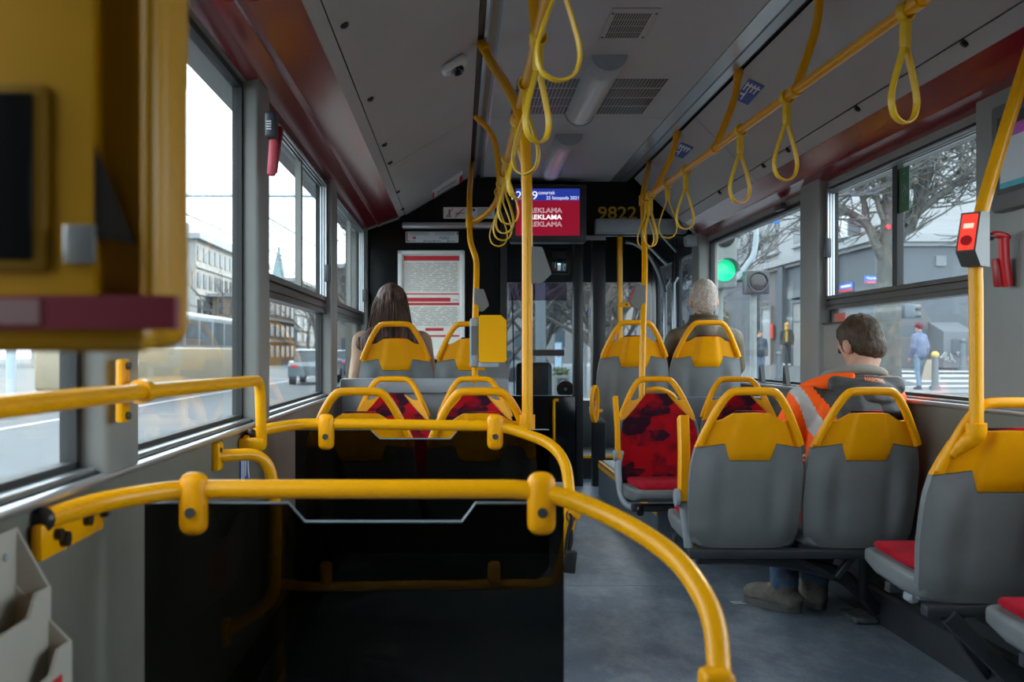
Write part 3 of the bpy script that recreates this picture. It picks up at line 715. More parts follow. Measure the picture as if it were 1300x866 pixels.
def spt(u, v, d=0.0): return Vector((u*interp(WK, v), sy(u, v)+d, SZ0+SH*v))
US = [-1, -.97, -.9, -.8, -.7, -.6, -.5, -.43, -.36, -.3, -.2, -.1, 0, .1, .2, .3, .36, .43, .5, .6, .7, .8, .9, .97, 1]
def shell(m, f0, f1, rows, us=US, th=0.028, d0=0.0, round_edge=True):
    nu = len(us); vs_ = []; fs_ = []
    for layer in (0, 1):
        for r in range(rows+1):
            t = r/rows
            for u in us:
                v = f0(u)*(1-t)+f1(u)*t
                inset = 1.0
                vs_.append(spt(u*inset, v, d0+th*layer))
    L = nu*(rows+1)
    for r in range(rows):
        for k in range(nu-1):
            a = r*nu+k; fs_.append((a, a+1, a+1+nu, a+nu)); fs_.append((L+a, L+a+nu, L+a+1+nu, L+a+1))
    per = [k for k in range(nu)]+[r*nu+nu-1 for r in range(1, rows+1)]+[rows*nu+k for k in range(nu-2, -1, -1)]+[r*nu for r in range(rows-1, 0, -1)]
    for i in range(len(per)):
        a, b = per[i], per[(i+1) % len(per)]; fs_.append((a, b, b+L, a+L))
    m.add(vs_, fs_)
def make_seat():
    t = thing('bus_seat', 'bus seat', 'seat')
    m = MB(); shell(m, lambda u: 0.0, lambda u: vb(u)-0.002, 14); m.build('back_shell', GREYS, t, 50)
    m = MB(); shell(m, lambda u: vb(u)+0.002, vt, 8)
    m.build('headrest', YELP, t, 50)
    pts = []
    for s, seq in ((-1, [(.178, .655), (.166, .71), (.150, .77), (.130, .845), (.108, .912), (.085, .962), (.055, .982)]), (1, [(.055, .982), (.085, .962), (.108, .912), (.130, .845), (.150, .77), (.166, .71), (.178, .655)])):
        pts += [Vector((s*x, -0.105*v**1.25+0.012, SZ0+SH*v)) for x, v in seq]
    MB().tube(catmull(pts, 5), 0.0145, 12, ell=1.0).build('grab_handle', YELP, t, 60)
    ur = [-.93, -.9, -.8, -.65, -.5, -.42, -.2, 0, .2, .42, .5, .65, .8, .9, .93]
    def vr(u):
        a = abs(u); return .862 if a < .42 else .862-(a-.42)/.51*.24
    m = MB(); shell(m, lambda u: .03+.02*u*u, vr, 16, ur, 0.012, 0.027); m.build('back_cushion', FAB, t, 50)
    # seat pan, rounded tray
    def ring(y, hw, z0, z1, r=0.02):
        o = []
        for (cx, cz, a0) in ((hw-r, z1-r, 0), (-hw+r, z1-r, PI/2), (-hw+r*1.6, z0+r*1.6, PI), (hw-r*1.6, z0+r*1.6, 1.5*PI)):
            rr = r if cz > (z0+z1)/2 else r*1.6
            for k in range(4): o.append(Vector((cx+rr*math.cos(a0+k*PI/6), y, cz+rr*math.sin(a0+k*PI/6))))
        return o
    m = MB(); m.loft([ring(.035, .175, .322, .370, .012), ring(.05, .190, .318, .380, .014), ring(.16, .200, .318, .388, .015), ring(.32, .203, .330, .394, .015), ring(.41, .193, .346, .396, .012), ring(.435, .170, .360, .392, .008)])
    m.build('seat_pan', GREYS, t, 50)
    m = MB(); m.loft([ring(.03, .155, .365, .398, .012), ring(.06, .170, .365, .412, .015), ring(.20, .180, .37, .414, .018), ring(.35, .180, .375, .428, .02), ring(.40, .170, .378, .420, .015), ring(.415, .15, .38, .405, .008)])
    m.build('seat_cushion', CUSH, t, 50)
    return t
SEATP = make_seat(); SEAT_N = [0]
def seat(x, ytop, face, lift, label, group):
    s = SEATP if SEAT_N[0] == 0 else copy_tree(SEATP); SEAT_N[0] += 1
    if face > 0: s.location = (x, ytop+0.10, lift); s.rotation_euler = (0, 0, 0)
    else: s.location = (x, ytop-0.10, lift); s.rotation_euler = (0, 0, PI)
    tag(s, label, 'seat', group)
    return s
G = 'grey and yellow bus seats'
seat(1.025, 3.46, 1, 0, 'grey seat with yellow top and raised armrest, next to the orange jacket seat', G)
seat(1.437, 3.46, 1, 0, 'grey and yellow seat in which the person in orange sits', G)
seat(1.488, 2.67, 1, 0, 'grey and yellow single seat joined to the pole with the lit stop button', G)
seat(1.488, 1.94, 1, 0, 'seat with red cushion behind the stop button pole seat', G)
seat(0.985, 5.02, -1, 0, 'red upholstered rear-facing seat on the aisle below the older man', G)
seat(1.392, 5.02, -1, 0, 'red upholstered rear-facing seat by the window below the older man', G)
seat(0.979, 5.52, 1, 0.30, 'empty raised seat next to the older man with side loop', G)
seat(1.386, 5.52, 1, 0.30, 'raised grey and yellow seat in which the older man sits', G)
seat(-0.345, 3.43, 1, 0, 'seat by the window just beyond the second dark glass partition', G)
seat(0.075, 3.43, 1, 0, 'aisle seat beyond the second dark partition, carrying a tall pole', G)
seat(-0.335, 5.05, -1, 0, 'red rear-facing seat by the window below the long-haired woman', G)
seat(0.078, 5.05, -1, 0, 'red rear-facing seat on the aisle below the ticket validator', G)
seat(-0.340, 5.27, 1, 0.285, 'raised seat in which the long-haired woman sits', G)
seat(0.065, 5.27, 1, 0.285, 'raised empty seat behind the yellow ticket validator', G)

# seat frames -----------------------------------------------------------------
def frame(label, x0, x1, y, legs, z=0.296, strut=True, floor_z=0.0):
    t = thing('bench_stand', label, 'seat stand', ((x0+x1)/2, y, floor_z), 'steel frames under the seats')
    MB().rbox(((x0+x1)/2, y, z), (x1-x0, 0.045, 0.034), 0.008, 2).build('crossbeam', DKG, t); MB().rbox(((x0+x1)/2, y+0.24, z+0.01), (x1-x0, 0.04, 0.034), 0.008, 2).build('crossbeam', DKG, t)
    for L in legs: MB().tube(catmull(L, 6), 0.022, 8, ell=1.3).build('leg', DKG, t)
    return t
f1 = frame('dark steel frame with curved leg under the orange jacket seats', 0.82, 1.66, 3.58, [[(0.86, 3.60, 0.28), (1.12, 3.62, 0.27), (1.36, 3.66, 0.215), (1.47, 3.70, 0.15), (1.575, 3.76, 0.045)]])
MB().rbox((1.525, 3.80, 0.012), (0.09, 0.16, 0.022), 0.006, 1).build('foot_plate', mat('worn_steel', (0.16, 0.17, 0.17), 0.5, 0.6, var=0.5, vscale=30), f1)
for a, b in (((1.20, 3.60, .285), (1.36, 3.62, .20)), ((1.37, 3.62, .20), (1.44, 3.62, .29)), ((1.46, 3.60, .28), (1.50, 3.70, .10))):
    MB().sweep([a, b], (0, 1, 0), 0.015, 0.012).build('strut', DKG, f1)
for x in (1.50, 1.60, 1.64): MB().disc((x, 3.555, 0.283), (0, 1, 0), 0.010, 0.012, 8).build('bolt', ALU, f1)
f2 = frame('dark steel frame under the single seat of the stop button pole', 1.30, 1.66, 2.79, [[(1.40, 2.81, .28), (1.46, 2.89, .20), (1.56, 2.97, .09), (1.62, 3.01, .03)]])
MB().sweep([(1.36, 2.77, 0.285), (1.60, 2.77, 0.05)], (0, 1, 0), 0.02, 0.022).build('strut', DKG, f2)
for x in (1.52, 1.56, 1.62): MB().disc((x, 2.765, 0.283), (0, 1, 0), 0.009, 0.012, 8).build('bolt', ALU, f2)
MB().rbox((1.33, 2.93, 0.30), (0.03, 0.05, 0.03), 0.006, 1).build('clip', GREYT, f2)
f3 = frame('dark steel frame under the seat with only its red cushion showing', 1.30, 1.66, 2.06, [[(1.42, 2.2, .28), (1.5, 2.26, .18), (1.62, 2.3, .03)]])
f4 = frame('dark frame under the red rear-facing seats below the older man', 0.80, 1.68, 4.63, [])
f5 = frame('dark frame under the seats beyond the second dark partition', -0.60, 0.27, 3.55, [[(0.0, 3.55, .28), (-.2, 3.6, .22), (-0.45, 3.65, .12), (-.56, 3.7, .1)]])
f6 = frame('dark frame under the red seats below the long-haired woman', -0.60, 0.27, 4.67, [])
# grey side bracket of the red seat and of the raised seat
b_ = MB(); b_.tube(catmull([(0.795, 4.90, 0.53), (0.775, 4.86, 0.46), (0.775, 4.80, 0.36), (0.79, 4.74, 0.30), (0.83, 4.66, 0.285)], 6), 0.017, 10)
b_.build('side_bracket', GREYT, f4)
MB().rbox((0.838, 4.625, 0.285), (0.03, 0.05, 0.045), 0.006, 1).build('end_plug', BLK, f4)

# armrests -----------------------------------------------------------------------
def armrest(label, a, b, w=0.034, d=0.05, post=None):
    a = Vector(a); b = Vector(b)
    t = thing('armrest', label, 'armrest', b, 'folded yellow armrests')
    path = catmull([a, a*0.6+b*0.4+Vector((0, -0.012, 0)), b*0.85+a*0.15, b], 6)
    MB().sweep(path, (1, 0, 0), w/2, d/2).build('arm', YELP, t)
    MB().disc(b+Vector((-w*0.62, 0, 0.018)), (1, 0, 0), d*0.62, 0.014, 16).build('pivot_cover', GREYT, t)
    if post: MB().tube([b+Vector((0, 0.01, 0.01)), Vector(post)], 0.017, 10).build('post', GREYT, t)
    return t
armrest('upright yellow armrest beside the grey seat next to the orange jacket', P(867, 530, 3.72), P(868, 638, 3.62), 0.040, 0.052, (0.835, 3.62, 0.31))
armrest('upright yellow armrest beside the red aisle seat below the older man', P(781, 504, 4.86), P(785, 583, 4.80), 0.024, 0.045)
lp = P(755, 512, 5.45)
loop = [lp+Vector((0.012*math.sin(t), 0.045*math.sin(t)*1.0+0.0, 0.088*math.cos(t))) for t in [2*PI*k/28 for k in range(28)]]
loop = [lp+Vector(((1-abs(math.cos(t)))*0.0+0.022*math.sin(t), 0.05*math.sin(t), (0.092 if math.cos(t) > 0 else 0.10)*math.copysign(abs(math.cos(t))**0.8, math.cos(t)))) for t in [2*PI*k/28 for k in range(28)]]
lh = thing('loop_handle', 'yellow loop handle on the side of the empty raised seat', 'handle', lp-Vector((0, 0, 0.1)))
MB().sweep(loop, (0.91, -0.41, 0), 0.011, 0.008, closed=True).build('loop', YELP, lh)
MB().tube([lp+Vector((0, 0.03, -0.05)), (0.80, 5.6, lp.z-0.05)], 0.010, 8).build('bracket', YELP, lh)

# podiums over the front wheels ------------------------------------------------------
pd = thing('wheel_podium', 'blue-grey podium with yellow edges under the red seats below the older man', 'podium', (1.33, 6.0, 0))
MB().rbox((1.335, 6.0, 0.125), (0.70, 2.1, 0.25), 0.012, 2).build('body', PODM, pd)
MB().box(0.982, 0.986, 4.955, 7.04, 0.205, 0.232).box(0.9815, 1.0, 6.3, 7.03, 0.247, 0.2525).build('yellow_edge', YELP, pd)
MB().box(1.165, 1.178, 4.944, 4.949, 0.0, 0.25).build('yellow_corner', YELP, pd)
MB().rbox((1.33, 6.25, 0.255), (0.66, 1.4, 0.02), 0.008, 2).build('top_tread', GREYT, pd)
MB().rbox((1.335, 5.28, 0.40), (0.69, 0.10, 0.30), 0.01, 2).build('back_box', PODM, pd)
pl = thing('wheel_podium', 'blue-grey podium and shelf between the red seats and the long-haired woman', 'podium', (-0.18, 6.0, 0))
MB().rbox((-0.15, 6.0, 0.125), (0.95, 1.95, 0.25), 0.012, 2).build('body', PODM, pl)
MB().rbox((-0.18, 5.21, 0.57), (0.86, 0.09, 0.60), 0.012, 2).build('shelf_box', GREYT, pl)
MB().rbox((-0.18, 5.195, 0.845), (0.87, 0.14, 0.075), 0.012, 2).build('shelf_top', GREYT, pl)
# yellow bar behind the older man's seats
tag(MB().tube(fillet([(1.00, 5.32, 0.815), (1.07, 5.32, 0.825), (1.15, 5.34, 0.79), (1.19, 5.36, 0.72)], 0.06), 0.014, 10).build('grab_bar', YEL), 'short yellow bar between the red seat and the older man\'s seat', 'handle')
MB().rbox((1.33, 5.36, 0.66), (0.66, 0.05, 0.24), 0.01, 2).build('back_panel', PODM, pd)

# ================================================================== OVERHEAD RAILS AND POLES
RT = 0.0165
# right rail
def rr(t):  # centre line of the straight rail: t = depth
    return Vector((1.178-(t-2.5)*0.026, t, 1.918))
gr = thing('grab_rail', 'long yellow ceiling rail over the seats by the orange jacket, with pole', 'rail', rr(4.2))
MB().tube([rr(1.2), rr(5.90)], RT, 14).build('rail', YEL, gr)
def post(parent, top, bot, bend):
    path = catmull([top, top*0.6+bot*0.4+bend, bot], 8)
    MB().tube(path, 0.015, 12).build('hanger', YEL, parent)
    d = (path[1]-path[0]).normalized(); MB().tube([top, top+d*0.05], [0.021, 0.019], 12).build('socket', YEL, parent)
for y in (2.55, 3.42, 4.40, 5.62):
    top = Vector((1.225, y-0.04, 2.262)); bot = rr(y)
    post(gr, top, bot, Vector((0.02, 0, 0.0)))
    MB().tube([rr(y-0.022), rr(y+0.022)], 0.022, 14).build('collar', YEL, gr)
pole = catmull([(1.232, 6.45, 2.262), (1.20, 6.32, 2.18), (1.12, 6.02, 2.02), (1.095, 5.93, 1.90), P(818.5, 330, 5.66), P(817.5, 380, 5.44), P(816.5, 420, 5.32), P(815, 480, 5.29)], 8)+[P(813, 600, 5.285)]
MB().tube(pole, RT, 14).build('pole', YEL, gr)
MB().tube([(1.092, 5.92, 1.89), (1.092, 5.92, 1.95)], 0.023, 14).build('collar', YEL, gr)
# left rail
def rl(t): return Vector((0.216, t, 1.885))
gl = thing('grab_rail', 'yellow ceiling rail ending in front of the advertising screen, with bent pole', 'rail', rl(4.0))
MB().tube(catmull([rl(1.2), rl(2.4), rl(3.6), rl(4.8), (0.216, 5.45, 1.880), (0.19, 5.68, 1.845), (0.12, 5.82, 1.80), (0.062, 5.86, 1.785)], 8), RT, 14).build('rail', YEL, gl)
for y in (2.75, 3.98, 5.22):
    top = Vector((0.088, y, 2.262))
    if abs(y-3.98) < 0.1: continue
    post(gl, top, rl(y+0.02), Vector((0.045, 0, 0.02)))
    MB().tube([rl(y-0.002), rl(y+0.042)], 0.022, 14).build('collar', YEL, gl)
pole = catmull([(0.085, 6.5, 2.262), (0.075, 6.3, 2.16), (0.062, 5.95, 1.97), (0.060, 5.87, 1.85), P(596.5, 300, 5.80), P(599, 313, 5.72), P(604, 328, 5.62), P(605, 342, 5.52), P(604, 385, 5.30), P(603, 425, 5.14), P(603, 489, 5.14)], 8)
MB().tube(pole, RT, 14).build('pole', YEL, gl)
MB().tube([(0.061, 5.86, 1.755), (0.061, 5.86, 1.815)], 0.023, 14).build('collar', YEL, gl)
# tall pole standing on the aisle seat, rising to the ceiling channel
tp = thing('seat_pole', 'tall yellow pole curving from aisle seat handle up to the ceiling', 'pole', (0.236, 3.42, 0.74))
px_ = catmull([(0.088, 3.98, 2.262), (0.125, 3.88, 2.15), (0.185, 3.62, 1.965), (0.222, 3.46, 1.80), (0.232, 3.43, 1.62), (0.234, 3.42, 1.4)], 8)+[Vector((0.234, 3.42, 0.76))]
MB().tube(px_, 0.0185, 16).build('pole', YEL, tp)
MB().tube([(0.088, 3.98, 2.262), (0.105, 3.935, 2.21)], [0.024, 0.021], 12).build('ceiling_socket', YEL, tp)
MB().tube(catmull([(0.234, 3.42, 0.805), (0.234, 3.42, 0.745), (0.238, 3.44, 0.71), (0.250, 3.465, 0.66)], 5), [0.027]*6+[0.024]*4+[0.021]*3+[0.018]*3, 14).build('seat_socket', YELP, tp)
MB().tube([rl(3.62), rl(3.68)], 0.023, 14).build('collar', YEL, tp)
# pole with lit stop button on the single right seat
sp = thing('seat_pole', 'yellow pole with lit stop button rising from the single seat', 'pole', (1.388, 2.67, 0.70))
MB().tube([(1.388, 2.672, 0.80), (1.387, 2.672, 1.16)]+catmull([(1.387, 2.672, 1.18), (1.387, 2.672, 1.27), (1.405, 2.672, 1.41), (1.57, 2.69, 1.92)], 8), 0.0182, 16).build('pole', YEL, sp)
MB().tube(catmull([(1.388, 2.672, 0.83), (1.386, 2.675, 0.798), (1.364, 2.69, 0.772), (1.338, 2.708, 0.742)], 5), [0.027]*6+[0.024]*4+[0.020]*3+[0.0165]*3, 14).build('seat_socket', YELP, sp)
# short front pole by the door
fp = thing('door_pole', 'slim yellow pole by the front door with small side clamp', 'pole', (1.186, 7.35, 0.25))
MB().tube([P(787, 291, 7.35), P(787, 500, 7.35)], 0.020, 14).build('pole', YEL, fp)
q = P(787, 387, 7.35); MB().rbox((q.x+0.03, 7.345, q.z), (0.10, 0.035, 0.042), 0.016, 3).build('clamp', YELP, fp); MB().disc((q.x+0.045, 7.325, q.z), (0, 1, 0), 0.008, 0.006, 10).build('screw', BLK, fp)
q = P(787, 291, 7.35); MB().disc((q.x, q.y, q.z+0.005), (0, 0, 1), 0.034, 0.02, 16).build('flange', YELP, fp)

# stop buttons -----------------------------------------------------------------------
LITRED = mat('lit_red_button', (0.9, 0.035, 0.02), 0.4, emit=0.42)
LITW = mat('lit_button_text', (0.9, 0.36, 0.28), 0.4, emit=0.5)
HOUS = mat('button_housing', (0.075, 0.072, 0.068), 0.45)
HOUSG = mat('grey_button_housing', (0.17, 0.17, 0.165), 0.45)
def stopbox(label, c, s, rz, hm, lit):
    t = thing('stop_button', label, 'button', Vector(c)-Vector((0, 0, 0.07*s)))
    M = Matrix.Translation(Vector(c)) @ Matrix.Rotation(rz, 4, 'Z') @ Matrix.Scale(s, 4)
    prof = [(0.03, 0.075), (-0.035, 0.070), (-0.075, -0.045), (-0.035, -0.085), (0.03, -0.085)]   # y, z ; button faces -y
    m = MB(); n = len(prof); vs_ = [M @ Vector((x, y, z)) for x in (-0.027, 0.027) for y, z in prof]
    m.add(vs_, [tuple(range(n))[::-1], tuple(range(n, 2*n))]+[(i, (i+1) % n, n+(i+1) % n, n+i) for i in range(n)])
    m.build('housing', hm, t, 20)
    a, b = Vector((0, -0.035, 0.070)), Vector((0, -0.075, -0.045)); d = (b-a).normalized(); nn = Vector((0, d.z, -d.y)); 
    if nn.y > 0: nn = -nn
    def on(u0, u1, w, h0, mm, name):
        p0 = a+(b-a)*u0; p1 = a+(b-a)*u1; k = MB()
        vs2 = [M @ (Vector((x, p.y, p.z))+nn*h) for h in (0.0, h0) for p in (p0, p1) for x in (-w, w)]
        k.add(vs2, [(0, 1, 3, 2), (4, 5, 7, 6), (0, 1, 5, 4), (1, 3, 7, 5), (3, 2, 6, 7), (2, 0, 4, 6)]); return k.build(name, mm, t)
    if lit:
        on(0.06, 0.96, 0.021, 0.003, LITRED, 'lit_panel'); on(0.30, 0.42, 0.014, 0.0036, LITW, 'lit_text')
        c0 = M @ (a+(b-a)*0.74+nn*0.004); ax = (M.to_3x3() @ nn); MB().disc(c0, ax, 0.016*s, 0.006*s, 18).build('push_button', REDPL, t)
    else:
        on(0.1, 0.9, 0.02, 0.003, REDPL, 'button_panel')
    return t
stopbox('dark stop button housing with glowing red panel on seat pole', (1.376, 2.652, 1.325), 0.92, math.radians(-48), HOUS, True)
stopbox('grey stop button housing on the tall pole before the windscreen', P(679, 335, 3.43)+Vector((-0.006, 0, 0)), 0.80, math.radians(95), HOUSG, False)
stopbox('small grey stop button above the yellow ticket validator', P(607, 380, 5.29), 0.75, math.radians(95), HOUSG, False)
stopbox('small grey and red stop button on the pole by the older man', P(813, 376, 5.42), 0.80, math.radians(-88), HOUSG, False)

# strap handles --------------------------------------------------------------------------
def strap_proto():
    t = thing('strap_handle', 'strap', 'strap handle')
    ring = [Vector((0.024*math.cos(a), 0, 0.024*math.sin(a)-0.002)) for a in [2*PI*k/20 for k in range(20)]]
    MB().sweep(ring, (0, 1, 0), 0.011, 0.0035, closed=True).build('rail_ring', YSTR, t)
    MB().rbox((0, 0, -0.062), (0.024, 0.026, 0.072), 0.008, 2).build('clip', YSTR, t)
    pts = []
    for k in range(33):
        a = -PI/2+2*PI*k/32*1.0
        s = k/32*2-1
    half = [(0.003, -0.085), (0.012, -0.115), (0.030, -0.165), (0.045, -0.215), (0.046, -0.250), (0.032, -0.280), (0.0, -0.293)]
    path = [Vector((-x, 0, z)) for x, z in half]+[Vector((x, 0, z)) for x, z in reversed(half[:-1])]
    MB().sweep(catmull(path, 5), (0, 1, 0), 0.010, 0.0032).build('loop', YSTR, t)
    return t
STR = strap_proto(); SN = [0]
def strap(p, rz, tilt, label, group):
    s = STR if SN[0] == 0 else copy_tree(STR); SN[0] += 1
    s.location = p; s.rotation_euler = (tilt, RND.uniform(-.03, .03), rz); tag(s, label, 'strap handle', group)
for y, rz in ((2.62, .45), (3.50, .30), (4.03, .35), (4.90, .3), (5.28, -.2), (5.70, .5), (5.80, -.35)):
    strap(rr(y), rz, 0.02, 'yellow strap handle on the rail over the orange jacket seats', 'strap handles on the rail over the orange jacket')
for y, rz in ((2.10, .2), (2.72, .75), (3.20, -.6), (3.72, .7), (4.45, .25), (4.80, -.5), (5.10, .15), (5.38, .0)):
    strap(rl(y), rz, 0.0, 'yellow strap handle on the rail ending at the advertising screen', 'strap handles on the rail by the screen')

# ================================================================== PARTITIONS AND WALL RAILS
def partition(label, Y, Z, rail_path, glass, notch, clamps, zbot, top, extra=None):
    t = thing('glass_partition', label, 'partition', (-0.2, Y, zbot))
    MB().tube(rail_path, RT+0.0005, 16).build('rail', YEL, t)
    g0, g1 = glass; n0, n1, nz = notch
    poly = [(g0+0.03, zbot), (g1-0.05, zbot), (g1, zbot+0.05), (g1, top), (n1+0.025, top), (n1, nz), (n0, nz), (n0-0.03, top), (g0, top), (g0, zbot+0.03)]
    gp = MB().prism(poly, 'y', Y-0.003, Y+0.003).build('tinted_glass', TINT, t, 20)
    MB().tube([Vector((x, Y, z)) for x, z in poly[3:9]], 0.0032, 6).build('glass_edge', EDGE, gp)
    for x in clamps:
        m = MB(); w = 0.050; m.rbox((x, Y-0.004, Z-0.025), (w, 0.048, 0.112), 0.020, 4)
        c = m.build('clamp', YELP, t); MB().disc((x, Y-0.030, Z-0.038), (0, 1, 0), 0.009, 0.008, 14).build('screw', DKG, c)
    return t
Y1, Z1 = 1.78, 0.775
path = fillet([(-0.625, 1.50, 0.768), (-0.595, 1.66, 0.772), (-0.50, Y1, Z1), (-0.40, Y1, Z1), (0.16, Y1, Z1), P(800, 666, 1.70), P(868, 715, 1.57), P(908, 782, 1.46), P(914, 866, 1.38)], [0.10, 0.14, 0.05, 0.08, 0.14, 0.08, 0.08], 8)
pt1 = partition('near dark glass partition with yellow rail beside the leaflet holder', Y1, Z1, path, (-0.562, 0.187), (-0.275, 0.005, 0.716), [P(247, 0, Y1).x, P(687, 0, Y1).x], 0.20, 0.7495)
e = P(914, 866, 1.38)
MB().tube([e+Vector((0, 0, 0.01)), (e.x, 1.37, 0.0)], RT, 14).build('floor_post', YEL, pt1)
m = MB(); m.rbox((e.x-0.006, 1.375, e.z-0.02), (0.046, 0.05, 0.08), 0.012, 3); m.build('joint', YELP, pt1); 
MB().rbox((-0.625, 1.60, 0.738), (0.018, 0.26, 0.055), 0.006, 2, M=Matrix.Rotation(math.radians(1), 4, 'X')).build('wall_bracket', YEL, pt1)
for y, z, r_ in ((1.545, 0.730, 0.012), (1.52, 0.742, 0.009), (1.64, 0.744, 0.010), (1.715, 0.746, 0.010)): MB().disc((-0.612, y, z), (1, 0.0, 0), r_, 0.014, 12).build('bracket_bolt', BLK, pt1)
MB().ell((-0.626, 1.495, 0.768), (0.020, 0.014, 0.020)).build('end_cap', BLK, pt1)
MB().rbox((-0.2, Y1, 0.21), (0.7, 0.03, 0.03), 0.01, 2).build('bottom_rail', YEL, pt1)
MB().box(-0.56, -0.54, Y1-0.01, Y1+0.01, 0.0, 0.21).box(0.14, 0.16, Y1-0.01, Y1+0.01, 0.0, 0.21).build('leg', YEL, pt1)

Y2, Z2 = 3.12, 0.795
xe = P(724, 645, 2.86)
path = fillet([(-0.61, 2.93, 0.775), (-0.585, 3.0, 0.787), (-0.50, Y2, Z2), (-0.40, Y2, Z2), P(640, 541, Y2), P(700, 563, 3.05), P(719, 588, 2.97), P(725, 645, 2.86)], [0.05, 0.08, 0.05, 0.06, 0.08, 0.05], 8)
zb = P(0, 741, Y2).z
pt2 = partition('far dark glass partition with yellow rail before the near pair of seats', Y2, Z2, path, (P(375, 0, Y2).x, P(697, 0, Y2).x), (P(482, 0, Y2).x, P(572, 0, Y2).x, P(0, 557.5, Y2).z), [P(414.5, 0, Y2).x, P(628.5, 0, Y2).x], zb, P(0, 546, Y2).z)
low = fillet([xe, P(724, 660, 2.87), P(716, 705, 3.0), P(705, 738, 3.1), P(690, 741, Y2), P(400, 745, Y2), (-0.58, Y2, zb)], 0.05, 6)
MB().tube(low, RT, 14).build('lower_rail', YEL, pt2)
for px in (414, 627):
    p = P(px, 727, Y2); MB().rbox((p.x, Y2-0.004, p.z), (0.04, 0.04, 0.075), 0.016, 3).build('lower_clamp', YELP, pt2)
MB().rbox((xe.x+0.004, xe.y, xe.z), (0.048, 0.05, 0.07), 0.014, 3).build('joint', YELP, pt2)
MB().ell((-0.612, 2.925, 0.776), (0.019, 0.014, 0.019)).build('end_cap', BLK, pt2)
MB().rbox((-0.622, 3.0, 0.752), (0.018, 0.20, 0.05), 0.006, 2).build('wall_bracket', YEL, pt2)
for y in (2.95, 3.0, 3.05): MB().disc((-0.611, y, 0.748), (1, 0, 0), 0.009, 0.012, 10).build('bracket_bolt', BLK, pt2)
# belt hanging from that rail
bt = thing('belt_strap', 'black webbing belt with buckle hanging from the far partition rail', 'belt', P(724, 728, 2.84))
MB().sweep(catmull([P(723, 652, 2.83), P(726, 660, 2.82), P(721, 680, 2.82), P(719, 705, 2.82), P(724, 690, 2.81), P(725, 672, 2.81)], 5), (0.3, -0.95, 0), 0.012, 0.002).build('webbing', BLK, bt)
a = P(724, 713, 2.81); MB().rbox(a, (0.034, 0.018, 0.066), 0.006, 2, M=Matrix.Rotation(math.radians(6), 4, 'Y')).build('buckle', BLK, bt)
MB().tube([a+Vector((-0.012, -0.01, 0.026)), a+Vector((0.012, -0.01, 0.030))], 0.003, 6).build('buckle_bar', DKG, bt)
MB().tube([P(724, 645, 2.85)+Vector((0.012*math.cos(t), -0.012, 0.018*math.sin(t)-0.02)) for t in [2*PI*k/16 for k in range(17)]], 0.003, 6).build('hook', DKG, bt)

# wall handrail above the sill
wr_ = thing('wall_rail', 'yellow handrail running along the single-pane window, bent down at its end', 'rail', (-0.58, 2.2, 0.77))
MB().tube(fillet([(-0.57, 0.2, 0.955), (-0.57, 1.6, 0.950), (-0.575, 2.87, 0.938), (-0.575, 2.90, 0.75)], [0.02, 0.045], 8), 0.0155, 14).build('rail', YEL, wr_)
MB().tube([(-0.571, 1.775, 0.949), (-0.571, 1.81, 0.949)], 0.022, 14).build('collar', YEL, wr_)
m = MB().rbox((-0.608, 1.80, 0.950), (0.014, 0.045, 0.115), 0.005, 2); m.rbox((-0.592, 1.80, 0.95), (0.03, 0.03, 0.03), 0.008, 2); m.build('bracket', YEL, wr_)
for z in (0.905, 0.995): MB().disc((-0.598, 1.80, z), (1, 0, 0), 0.007, 0.008, 10).build('screw', DKG, wr_)
MB().rbox((-0.602, 2.90, 0.752), (0.075, 0.05, 0.036), 0.008, 2).build('end_bracket', YEL, wr_)
# lower hook rail
hk = thing('hook_rail', 'short yellow rail bending out of the wall below the window sill', 'rail', (-0.56, 2.66, 0.25))
MB().tube(fillet([(-0.63, 2.60, 0.748), (-0.515, 2.68, 0.748), (-0.495, 2.69, 0.60), (-0.50, 2.70, 0.35), (-0.63, 2.70, 0.26)], [0.075, 0.05, 0.05], 8), 0.0165, 14).build('rail', YEL, hk)
for z, y in ((0.748, 2.60), (0.26, 2.70)): MB().rbox((-0.632, y, z), (0.022, 0.06, 0.075), 0.008, 2).build('wall_plate', YEL, hk)
MB().disc((-0.620, 2.59, 0.765), (1, 0, 0), 0.006, 0.006, 8).build('screw', DKG, hk)
# blue pictogram sticker on the wall
bs = tag(MB().box(-0.6398, -0.637, 2.90, 3.02, 0.60, 0.735).build('pictogram_sticker', BLUEP), 'small blue pictogram sticker on the wall behind the hook rail', 'sticker')
for k in range(3): MB().box(-0.637, -0.6358, 2.91+0.025*k, 2.922+0.025*k, 0.63+0.01*k, 0.72).build('figure_mark', WHT, bs)
MB().tube([(-0.636, 2.985, 0.72), (-0.636, 2.995, 0.67), (-0.636, 3.01, 0.64)], 0.003, 5).build('figure_mark', WHT, bs)

# ticket machine close to the camera -----------------------------------------------------
vx, vy = -0.243, 0.90
tv = thing('ticket_machine', 'large yellow ticket machine close by, with dark screen and red stripe', 'ticket machine', (-0.36, 0.87, 1.0))
VY = mat('ticket_machine_shaded_yellow', (0.50, 0.235, 0.004), 0.34, var=0.05, vscale=6)  # darker yellow: the machine's backlit shade is put into the colour
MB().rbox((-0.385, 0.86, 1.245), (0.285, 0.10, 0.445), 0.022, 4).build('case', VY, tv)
zt = 1.465
